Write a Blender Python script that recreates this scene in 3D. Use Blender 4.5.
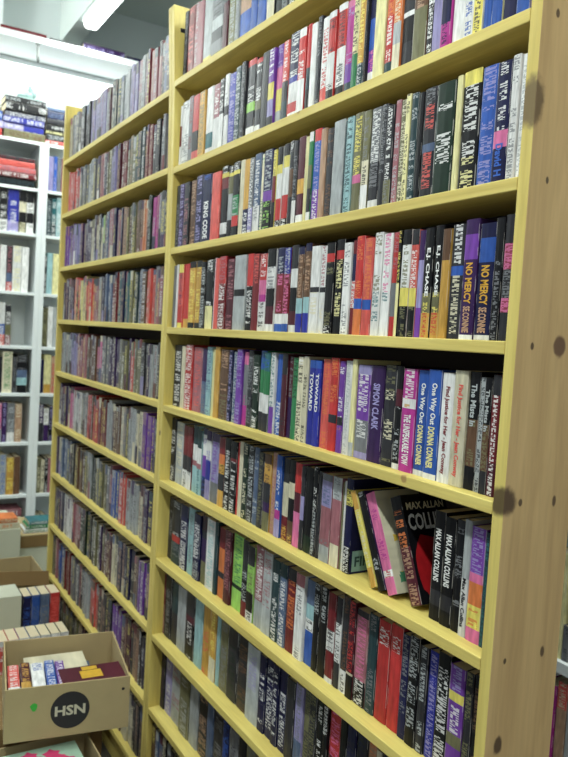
import bpy, math, random, bmesh
from mathutils import Vector, Matrix
random.seed(11)
scene = bpy.context.scene
for o in list(bpy.data.objects): bpy.data.objects.remove(o)
COLL = scene.collection
R = math.radians

# ---------------------------------------------------------------- camera
cam_d = bpy.data.cameras.new('camera'); cam = bpy.data.objects.new('camera', cam_d); COLL.objects.link(cam)
yaw, pitch, roll = -1.0317, -0.0593, 0.0593
fw = Vector((math.sin(yaw)*math.cos(pitch), math.cos(yaw)*math.cos(pitch), math.sin(pitch)))
r0 = Vector((math.cos(yaw), -math.sin(yaw), 0)); u0 = r0.cross(fw)
rt = math.cos(roll)*r0 + math.sin(roll)*u0
up = -math.sin(roll)*r0 + math.cos(roll)*u0
m = Matrix((rt, up, -fw)).transposed().to_4x4(); m.translation = (0.7459, -0.8139, 1.5499)
cam.matrix_world = m
cam_d.sensor_fit = 'VERTICAL'; cam_d.sensor_height = 24.0; cam_d.lens = 24.0*731.16/757
cam_d.clip_start = 0.02
cam_d.dof.use_dof = True; cam_d.dof.focus_distance = 1.25; cam_d.dof.aperture_fstop = 5.0
scene.camera = cam
# ---------------------------------------------------------------- world, exposure
w = bpy.data.worlds.new('world'); scene.world = w; w.use_nodes = True
w.node_tree.nodes['Background'].inputs[0].default_value = (0.86, 0.95, 1.0, 1)
w.node_tree.nodes['Background'].inputs[1].default_value = .40
vs = scene.view_settings
vs.view_transform = 'Standard'; vs.look = 'None'; vs.exposure = -0.22; vs.gamma = 1.0; vs.use_curve_mapping = False

def area_light(name, loc, sx, sy, power, col=(0.93, 1.0, 0.95), rot=(0, 0, 0), parent=None):
    d = bpy.data.lights.new(name, 'AREA'); d.shape = 'RECTANGLE'; d.size = sx; d.size_y = sy
    d.energy = power; d.color = col
    o = bpy.data.objects.new(name, d); COLL.objects.link(o); o.location = loc; o.rotation_euler = rot
    if parent: o.parent = parent
    return o

# ---------------------------------------------------------------- helpers
def lin(c): return tuple(((x/255)/12.92 if x/255 <= .04045 else ((x/255+.055)/1.055)**2.4) for x in c)
def tag(o, label=None, cat=None, group=None, kind=None):
    if label: o['label'] = label
    if cat: o['category'] = cat
    if group: o['group'] = group
    if kind: o['kind'] = kind
    return o
def empty(name, loc=(0, 0, 0), rz=0.0):
    o = bpy.data.objects.new(name, None); COLL.objects.link(o); o.location = loc; o.rotation_euler = (0, 0, rz)
    o.empty_display_size = .05
    return o
class MB:
    def __init__(s): s.v = []; s.f = []; s.m = []; s.col = []; s.txt = []; s.tp = []; s.uv = []
    def face(s, pts, mat=0, col=(.5, .5, .5), txt=(0, 0, 0), tp=(0, 0, 0), uv=None):
        n = len(s.v); s.v += [tuple(p) for p in pts]; s.f.append(tuple(range(n, n+len(pts)))); s.m.append(mat)
        s.col.append(tuple(col)+(1,)); s.txt.append(tuple(txt)+(1,)); s.tp.append(tp)
        s.uv += list(uv) if uv else [(0, 0)]*len(pts)
    def box(s, x0, y0, z0, x1, y1, z1, mat=0, **k):
        p = [(x0,y0,z0),(x1,y0,z0),(x1,y1,z0),(x0,y1,z0),(x0,y0,z1),(x1,y0,z1),(x1,y1,z1),(x0,y1,z1)]
        for q in ((0,3,2,1),(4,5,6,7),(0,1,5,4),(1,2,6,5),(2,3,7,6),(3,0,4,7)): s.face([p[i] for i in q], mat, **k)
    def prism(s, outline, z0, z1, mat=0, **k):          # outline counter-clockwise seen from above
        n = len(outline)
        s.face([(x, y, z1) for x, y in outline], mat, **k); s.face([(x, y, z0) for x, y in reversed(outline)], mat, **k)
        for i in range(n):
            a, b = outline[i], outline[(i+1) % n]
            s.face([(a[0],a[1],z0),(b[0],b[1],z0),(b[0],b[1],z1),(a[0],a[1],z1)], mat, **k)
    def build(s, name, mats, parent=None, attrs=False, merge=True, bevel=0):
        me = bpy.data.meshes.new(name); me.from_pydata(s.v, [], s.f)
        for mt in (mats if isinstance(mats, (list, tuple)) else [mats]): me.materials.append(mt)
        me.polygons.foreach_set('material_index', s.m)
        if attrs:
            for nm, dat, ty, key in (('col', s.col, 'FLOAT_COLOR', 'color'), ('txt', s.txt, 'FLOAT_COLOR', 'color'), ('tp', s.tp, 'FLOAT_VECTOR', 'vector')):
                a = me.attributes.new(nm, ty, 'FACE'); a.data.foreach_set(key, [x for t in dat for x in t])
            uvl = me.uv_layers.new(name='uv'); uvl.data.foreach_set('uv', [x for t in s.uv for x in t])
        if merge and not attrs:
            bm = bmesh.new(); bm.from_mesh(me); bmesh.ops.remove_doubles(bm, verts=bm.verts, dist=1e-5); bm.to_mesh(me); bm.free()
        me.update()
        o = bpy.data.objects.new(name, me); COLL.objects.link(o)
        if parent: o.parent = parent
        if bevel:
            b = o.modifiers.new('b', 'BEVEL'); b.width = bevel; b.segments = 2; b.limit_method = 'ANGLE'
        return o
def boxo(name, a, b, mat, parent=None, bevel=0):
    mb = MB(); mb.box(*a, *b); return mb.build(name, mat, parent, bevel=bevel)

# ---------------------------------------------------------------- materials
def newmat(name):
    mt = bpy.data.materials.new(name); mt.use_nodes = True; nt = mt.node_tree
    return mt, nt, nt.nodes['Principled BSDF']
def nd(nt, t, **k):
    n = nt.nodes.new(t)
    for a, v in k.items(): setattr(n, a, v)
    return n
def mth(nt, op, a, b=None, c=None):
    n = nd(nt, 'ShaderNodeMath', operation=op)
    for i, x in enumerate((a, b, c)):
        if x is None: continue
        if isinstance(x, (int, float)): n.inputs[i].default_value = x
        else: nt.links.new(x, n.inputs[i])
    return n.outputs[0]
def mixc(nt, fac, a, b, blend='MIX'):
    n = nd(nt, 'ShaderNodeMix', data_type='RGBA', blend_type=blend)
    for s, x in ((n.inputs[0], fac), (n.inputs[6], a), (n.inputs[7], b)):
        if isinstance(x, (int, float)): s.default_value = x
        elif isinstance(x, tuple): s.default_value = x + ((1,) if len(x) == 3 else ())
        else: nt.links.new(x, s)
    return n.outputs[2]
def plain(name, rgb, rough=.6, noise=0.0, scale=30, bump=0.0):
    mt, nt, b = newmat(name); c = lin(rgb)
    b.inputs['Base Color'].default_value = c+(1,); b.inputs['Roughness'].default_value = rough
    if noise:
        geo = nd(nt, 'ShaderNodeNewGeometry')
        n = nd(nt, 'ShaderNodeTexNoise'); n.inputs['Scale'].default_value = scale; n.inputs['Detail'].default_value = 4
        nt.links.new(geo.outputs['Position'], n.inputs['Vector'])
        f = mth(nt, 'MULTIPLY_ADD', n.outputs[0], 2*noise, 1-noise)
        cc = nd(nt, 'ShaderNodeVectorMath', operation='SCALE'); cc.inputs[0].default_value = c
        nt.links.new(f, cc.inputs[3]); nt.links.new(cc.outputs[0], b.inputs['Base Color'])
        if bump:
            bp = nd(nt, 'ShaderNodeBump'); bp.inputs['Strength'].default_value = bump; bp.inputs['Distance'].default_value = .002
            nt.links.new(n.outputs[0], bp.inputs['Height']); nt.links.new(bp.outputs[0], b.inputs['Normal'])
    return mt
def emis(name, rgb, st):
    mt, nt, b = newmat(name); b.inputs['Base Color'].default_value = (.8, .8, .8, 1)
    b.inputs['Emission Color'].default_value = tuple(rgb)+(1,); b.inputs['Emission Strength'].default_value = st
    return mt
def pine(name, c1, c2, sc, knots=()):
    mt, nt, b = newmat(name)
    geo = nd(nt, 'ShaderNodeNewGeometry'); mp = nd(nt, 'ShaderNodeMapping'); mp.inputs['Scale'].default_value = sc
    nt.links.new(geo.outputs['Position'], mp.inputs[0])
    n = nd(nt, 'ShaderNodeTexNoise'); n.inputs['Scale'].default_value = 1; n.inputs['Detail'].default_value = 6; n.inputs['Distortion'].default_value = .6
    nt.links.new(mp.outputs[0], n.inputs[0])
    n2 = nd(nt, 'ShaderNodeTexNoise'); n2.inputs['Scale'].default_value = 6; n2.inputs['Detail'].default_value = 2
    nt.links.new(mp.outputs[0], n2.inputs[0])
    rp = nd(nt, 'ShaderNodeValToRGB'); rp.color_ramp.elements[0].position = .3; rp.color_ramp.elements[1].position = .7
    rp.color_ramp.elements[0].color = lin(c2)+(1,); rp.color_ramp.elements[1].color = lin(c1)+(1,)
    nt.links.new(n.outputs[0], rp.inputs[0])
    f = mth(nt, 'MULTIPLY_ADD', n2.outputs[0], .25, .875)
    cc = nd(nt, 'ShaderNodeVectorMath', operation='SCALE'); nt.links.new(rp.outputs[0], cc.inputs[0]); nt.links.new(f, cc.inputs[3])
    out = cc.outputs[0]
    # knots: dark resinous rings in the wood round fixed points
    wob = nd(nt, 'ShaderNodeTexNoise'); wob.inputs['Scale'].default_value = 60; nt.links.new(geo.outputs['Position'], wob.inputs['Vector'])
    for (kx, ky, kz, r, st, kc) in knots:
        sv = nd(nt, 'ShaderNodeVectorMath', operation='SUBTRACT'); nt.links.new(geo.outputs['Position'], sv.inputs[0]); sv.inputs[1].default_value = (kx, ky, kz)
        s2 = nd(nt, 'ShaderNodeVectorMath', operation='MULTIPLY'); nt.links.new(sv.outputs[0], s2.inputs[0]); s2.inputs[1].default_value = (1, 1, st)
        ln = nd(nt, 'ShaderNodeVectorMath', operation='LENGTH'); nt.links.new(s2.outputs[0], ln.inputs[0])
        d = mth(nt, 'MULTIPLY_ADD', wob.outputs[0], r*.7, ln.outputs['Value']); d = mth(nt, 'SUBTRACT', d, r*.35)
        mr = nd(nt, 'ShaderNodeMapRange', interpolation_type='SMOOTHSTEP'); nt.links.new(d, mr.inputs[0])
        mr.inputs[1].default_value = r*.7; mr.inputs[2].default_value = r*1.15; mr.inputs[3].default_value = .88; mr.inputs[4].default_value = 0
        out = mixc(nt, mr.outputs[0], out, lin(kc))
    nt.links.new(out, b.inputs['Base Color']); b.inputs['Roughness'].default_value = .55
    bp = nd(nt, 'ShaderNodeBump'); bp.inputs['Strength'].default_value = .12; bp.inputs['Distance'].default_value = .001
    nt.links.new(n2.outputs[0], bp.inputs['Height']); nt.links.new(bp.outputs[0], b.inputs['Normal'])
    return mt
def cover_material():
    mt, nt, b = newmat('printed_cover')
    A = lambda nm: nd(nt, 'ShaderNodeAttribute', attribute_name=nm)
    col, txt, tp = A('col'), A('txt'), A('tp')
    sp = nd(nt, 'ShaderNodeSeparateXYZ'); nt.links.new(tp.outputs['Vector'], sp.inputs[0])
    st, seed, wid = sp.outputs
    uv = nd(nt, 'ShaderNodeUVMap', uv_map='uv'); su = nd(nt, 'ShaderNodeSeparateXYZ'); nt.links.new(uv.outputs[0], su.inputs[0])
    u, v = su.outputs[0], su.outputs[1]
    def wn(a, bb, c):
        cx = nd(nt, 'ShaderNodeCombineXYZ')
        for i, x in enumerate((a, bb, c)):
            if isinstance(x, (int, float)): cx.inputs[i].default_value = x
            else: nt.links.new(x, cx.inputs[i])
        n = nd(nt, 'ShaderNodeTexWhiteNoise', noise_dimensions='3D'); nt.links.new(cx.outputs[0], n.inputs[0]); return n.outputs['Value']
    cell = mth(nt, 'FLOOR', mth(nt, 'MULTIPLY', v, 135.0))
    strokes = mth(nt, 'GREATER_THAN', wn(mth(nt, 'FLOOR', mth(nt, 'MULTIPLY', u, 5.0)), mth(nt, 'FLOOR', mth(nt, 'MULTIPLY', v, 540.0)), seed), .40)
    gap = mth(nt, 'GREATER_THAN', mth(nt, 'FRACT', mth(nt, 'MULTIPLY', v, 135.0)), .2)
    word = mth(nt, 'MULTIPLY', mth(nt, 'GREATER_THAN', wn(cell, seed, 3.0), .12), mth(nt, 'GREATER_THAN', wn(mth(nt, 'FLOOR', mth(nt, 'MULTIPLY_ADD', v, 28.0, seed)), seed, 9.0), .17))
    inside = mth(nt, 'LESS_THAN', mth(nt, 'ABSOLUTE', mth(nt, 'SUBTRACT', u, .5)), wid)
    msk = mth(nt, 'MULTIPLY', mth(nt, 'MULTIPLY', strokes, gap), mth(nt, 'MULTIPLY', word, inside)); msk = mth(nt, 'MULTIPLY', msk, st)
    cv = nd(nt, 'ShaderNodeCombineXYZ'); nt.links.new(mth(nt, 'MULTIPLY', u, 3.0), cv.inputs[0]); nt.links.new(mth(nt, 'MULTIPLY', v, 22.0), cv.inputs[1]); nt.links.new(seed, cv.inputs[2])
    n = nd(nt, 'ShaderNodeTexNoise'); n.inputs['Scale'].default_value = 1.3; n.inputs['Detail'].default_value = 5; nt.links.new(cv.outputs[0], n.inputs['Vector'])
    f = mth(nt, 'MULTIPLY_ADD', n.outputs[0], 1.0, .40)
    sc = nd(nt, 'ShaderNodeVectorMath', operation='SCALE'); nt.links.new(col.outputs['Color'], sc.inputs[0]); nt.links.new(f, sc.inputs[3])
    base = sc.outputs[0]
    # scuffed pale edges of worn paperbacks
    e = mth(nt, 'GREATER_THAN', mth(nt, 'ABSOLUTE', mth(nt, 'SUBTRACT', u, .5)), .455)
    sc_f = mth(nt, 'MULTIPLY', mth(nt, 'GREATER_THAN', n.outputs[0], .5), .38)
    base = mixc(nt, mth(nt, 'MULTIPLY', e, sc_f), base, lin((205, 202, 195)))
    base = mixc(nt, msk, base, txt.outputs['Color'])
    nt.links.new(base, b.inputs['Base Color']); b.inputs['Roughness'].default_value = .42; b.inputs['Specular IOR Level'].default_value = .22
    return mt
M = {}
M['cover'] = cover_material()
M['pages'] = plain('book_pages', (214, 200, 168), .9, .12, 400)
KN = [(.021,.032,2.023,.004,.6,(70,50,35)), (.021,.037,1.792,.0035,.6,(70,55,40)), (.021,.092,1.557,.0135,.8,(88,58,42)), (.021,.033,1.555,.004,.7,(60,42,30)),
      (.014,.004,1.329,.023,1,(58,36,26)), (.021,.034,1.326,.004,.7,(70,50,35)), (.021,.108,1.324,.0045,.5,(75,52,36)), (.021,.028,1.089,.0035,.7,(60,45,30)),
      (.021,.109,1.090,.0055,.6,(75,55,38)), (.021,.027,.960,.0095,.7,(62,42,30)), (.014,-.004,1.896,.024,.6,(98,78,52))]
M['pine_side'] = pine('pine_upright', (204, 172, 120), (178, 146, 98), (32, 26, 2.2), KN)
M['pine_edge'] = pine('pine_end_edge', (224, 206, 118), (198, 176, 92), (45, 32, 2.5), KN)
M['pine_up'] = pine('pine_upright_face', (224, 206, 118), (198, 176, 92), (45, 32, 2.5), [(-1.325,.0,1.234,.006,.7,(90,62,40))])
M['pine_sh'] = pine('pine_shelf', (224, 206, 118), (198, 176, 92), (2.5, 34, 50), [(-.62,.0,2.03,.009,1,(140,105,60)), (-.2,.0,1.32,.008,1,(165,130,75)), (-2.3,.0,2.28,.01,1,(130,100,60))])
M['back'] = plain('gap_shade_backing', (46, 36, 28), .8, .15, 20)  # dark colour stands in for the unlit gap behind the books
M['white_paint'] = plain('white_paint', (226, 232, 232), .5, .03, 8)
M['wall'] = plain('wall_paint', (190, 205, 203), .8, .03, 3)
M['wall_w'] = plain('white_wall_paint', (225, 232, 232), .8, .02, 3)
M['ceil'] = plain('ceiling_paint', (208, 216, 212), .85, .03, 4)
M['floor'] = plain('worn_floor_tile', (72, 70, 66), .5, .25, 6)
M['card'] = plain('cardboard', (172, 153, 112), .85, .07, 25, .1)
M['card_d'] = plain('brown_cardboard', (128, 102, 62), .85, .08, 25, .1)
M['card_w'] = plain('pale_carton', (196, 198, 178), .8, .05, 15)
M['metal'] = plain('dull_metal', (120, 125, 122), .35)
M['ink'] = plain('black_print', (34, 30, 34), .6)
M['ink_w'] = plain('pale_print', (196, 188, 166), .6)
M['green'] = plain('green_marker', (60, 170, 60), .6)
M['tube'] = emis('fluorescent_diffuser', (.94, 1, .97), 9.0)
M['tube_low'] = emis('strip_diffuser', (.96, 1, .98), 2.4)
M['flower'] = plain('x', (150, 200, 170), .5)

COL = {'k': (20, 20, 25), 'K': (50, 50, 56), 'e': (125, 127, 132), 'E': (180, 186, 188), 'w': (236, 236, 234), 'c': (226, 218, 185), 'r': (205, 42, 42), 'R': (125, 30, 40), 's': (228, 88, 78), 'p': (228, 110, 165), 'h': (172, 105, 115), 'm': (192, 42, 152), 'v': (122, 62, 172), 'l': (160, 152, 205), 'P': (60, 32, 88), 'b': (42, 92, 185), 'u': (42, 50, 165), 'n': (26, 28, 74), 'a': (155, 200, 205), 't': (42, 112, 120), 'T': (40, 68, 74), 'g': (42, 135, 80), 'G': (28, 50, 38), 'L': (155, 215, 85), 'y': (238, 222, 85), 'Y': (238, 230, 160), 'o': (228, 122, 48), 'O': (214, 162, 50), 'B': (110, 78, 55), 'N': (190, 150, 118), 'x': (120, 118, 82), 'S': (90, 110, 145), 'M': (88, 28, 45)}
def ink(v):          # printed colours are a little duller than pure ones
    l = lin(v); g = .3*l[0]+.6*l[1]+.1*l[2]
    return tuple((x*.88+g*.12)*.92 for x in l)
TCOL = {k: ink(v) for k, v in COL.items()}
_tm = {}
def letter_mat(k):
    if k not in _tm: _tm[k] = plain('title_ink_'+k, COL[k], .5)
    return _tm[k]

# ---------------------------------------------------------------- lettering
def text_verts(s):
    cu = bpy.data.curves.new('t', 'FONT'); cu.body = s; cu.size = 1; cu.offset = .032; cu.resolution_u = 2
    o = bpy.data.objects.new('t', cu); COLL.objects.link(o)
    dg = bpy.context.evaluated_depsgraph_get(); dg.update()
    me = o.evaluated_get(dg).to_mesh()
    v = [tuple(x.co) for x in me.vertices]; f = [tuple(p.vertices) for p in me.polygons]
    o.evaluated_get(dg).to_mesh_clear(); bpy.data.objects.remove(o); bpy.data.curves.remove(cu)
    return v, f
_tc = {}
def lettering(name, s, mat, fn, lx, ly, parent, thick=.0003):
    """words fitted into lx by ly; fn(a, b, t) maps text coordinates to local points, t is the ink's height off the surface"""
    if s not in _tc: _tc[s] = text_verts(s)
    v, f = _tc[s]
    x0, x1 = min(p[0] for p in v), max(p[0] for p in v); y0, y1 = min(p[1] for p in v), max(p[1] for p in v)
    pts = [fn((p[0]-x0)/(x1-x0)*lx, (p[1]-y0)/(y1-y0)*ly, thick) for p in v]
    me = bpy.data.meshes.new(name); me.from_pydata(pts, [], f); me.materials.append(mat)
    o = bpy.data.objects.new(name, me); COLL.objects.link(o); o.parent = parent
    return o

# ---------------------------------------------------------------- books
def parse(z):
    out = []
    for t in z.split():
        wgt = 1.0
        if ':' in t: t, q = t.split(':'); wgt = float(q)
        c, tx = (t.split('/')+[''])[:2]; out.append((c, tx, wgt))
    return out
def add_book(mb, w, d, h, zones, seed, side=None, off=(0, 0, 0), pages=True, flat=False, mute=0.0):
    """a closed book: curved printed spine facing -y, two boards, x 0..w, z 0..h"""
    ox, oy, oz = off; Z = parse(zones); T = sum(q[2] for q in Z)
    bow = min(.0016, w*.08); g = .0004
    side = side or max(Z, key=lambda q: q[2])[0]
    def tr(p): return (p[0]+ox, p[1]+oy, p[2]+oz)
    us = [0, .12, .5, .88, 1]; ys = [bow*1.1, bow*.35, 0, bow*.35, bow*1.1]
    z1 = h
    for c, tx, q in Z:
        z0 = z1 - h*q/T
        strong = .8 if tx else 0.0
        jit = 1+.10*math.sin(seed*7.3+len(zones))
        cc = tuple(min(1, x*jit) for x in TCOL[c]); tc = TCOL[tx] if tx else (0, 0, 0)
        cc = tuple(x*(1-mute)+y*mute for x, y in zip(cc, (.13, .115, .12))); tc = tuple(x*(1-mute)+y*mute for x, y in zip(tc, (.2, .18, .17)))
        for i in range(4):
            a, b2 = (g+(w-2*g)*us[i], g+(w-2*g)*us[i+1])
            mb.face([tr((a, ys[i], z0)), tr((b2, ys[i+1], z0)), tr((b2, ys[i+1], z1)), tr((a, ys[i], z1))], 0, cc, tc, (strong, seed, .25+.13*abs(math.sin(seed*3.1))),
                    [(us[i], z0), (us[i+1], z0), (us[i+1], z1), (us[i], z1)])
        z1 = z0
    t = .0007; c = TCOL[side]; k = dict(col=c, tp=(0, seed, 0))
    for x0, x1 in ((g, g+t), (w-g-t, w-g)):
        y0 = bow*1.1
        uvs = lambda: [(.1, 0), (.3, 0), (.3, h), (.1, h)]
        mb.face([tr((x0, y0, 0)), tr((x0, y0, h)), tr((x0, d, h)), tr((x0, d, 0))], 0, uv=uvs(), **k)
        mb.face([tr((x1, y0, 0)), tr((x1, d, 0)), tr((x1, d, h)), tr((x1, y0, h))], 0, uv=uvs(), **k)
        mb.face([tr((x0, d, 0)), tr((x0, d, h)), tr((x1, d, h)), tr((x1, d, 0))], 0, uv=uvs(), **k)
        mb.face([tr((x0, y0, h)), tr((x1, y0, h)), tr((x1, d, h)), tr((x0, d, h))], 0, uv=uvs(), **k)
        mb.face([tr((x0, y0, 0)), tr((x0, d, 0)), tr((x1, d, 0)), tr((x1, y0, 0))], 0, uv=uvs(), **k)
    # the inner faces of the spine strip
    mb.face([tr((g+t, bow*1.1+.0004, 0)), tr((g+t, bow*1.1+.0004, h)), tr((w-g-t, bow*1.1+.0004, h)), tr((w-g-t, bow*1.1+.0004, 0))], 0, uv=uvs(), **k)
    mb.face([tr((g, bow*1.1, h)), tr((g+(w-2*g)*.12, ys[1], h)), tr((g+(w-2*g)*.5, 0, h)), tr((g+(w-2*g)*.88, ys[1], h)), tr((w-g, bow*1.1, h))], 0, **k)
    mb.face([tr(q) for q in ((w-g, bow*1.1, 0), (g+(w-2*g)*.88, ys[1], 0), (g+(w-2*g)*.5, 0, 0), (g+(w-2*g)*.12, ys[1], 0), (g, bow*1.1, 0))], 0, **k)
    if pages: mb.box(ox+g+t, oy+bow*1.1+.0006, oz+.001, ox+w-g-t, oy+d-.002, oz+h-.0015, 1)
def make_book(name, w, d, h, zones, seed, label, cat, group=None, texts=(), side=None):
    root = empty(name); tag(root, label, cat, group)
    mb = MB(); add_book(mb, w, d, h, zones, seed, side, pages=False); mb.build('cover', M['cover'], root, attrs=True)
    pb = MB(); pb.box(.0011, .0024, .001, w-.0011, d-.002, h-.0015); pb.build('page_block', M['pages'], root)
    for t in texts:
        s, c, f0, f1 = t.split(';'); f0, f1 = float(f0), float(f1)
        gl = w*.5 if ' - ' not in s else w*.42
        lettering('spine_title', s, letter_mat(c), lambda a, b, t, f0=f0, gl=gl: (w/2-gl/2+b, -t-(0 if True else 0), h*(1-f0)-a), h*(f1-f0), gl, root)
    return root

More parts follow.
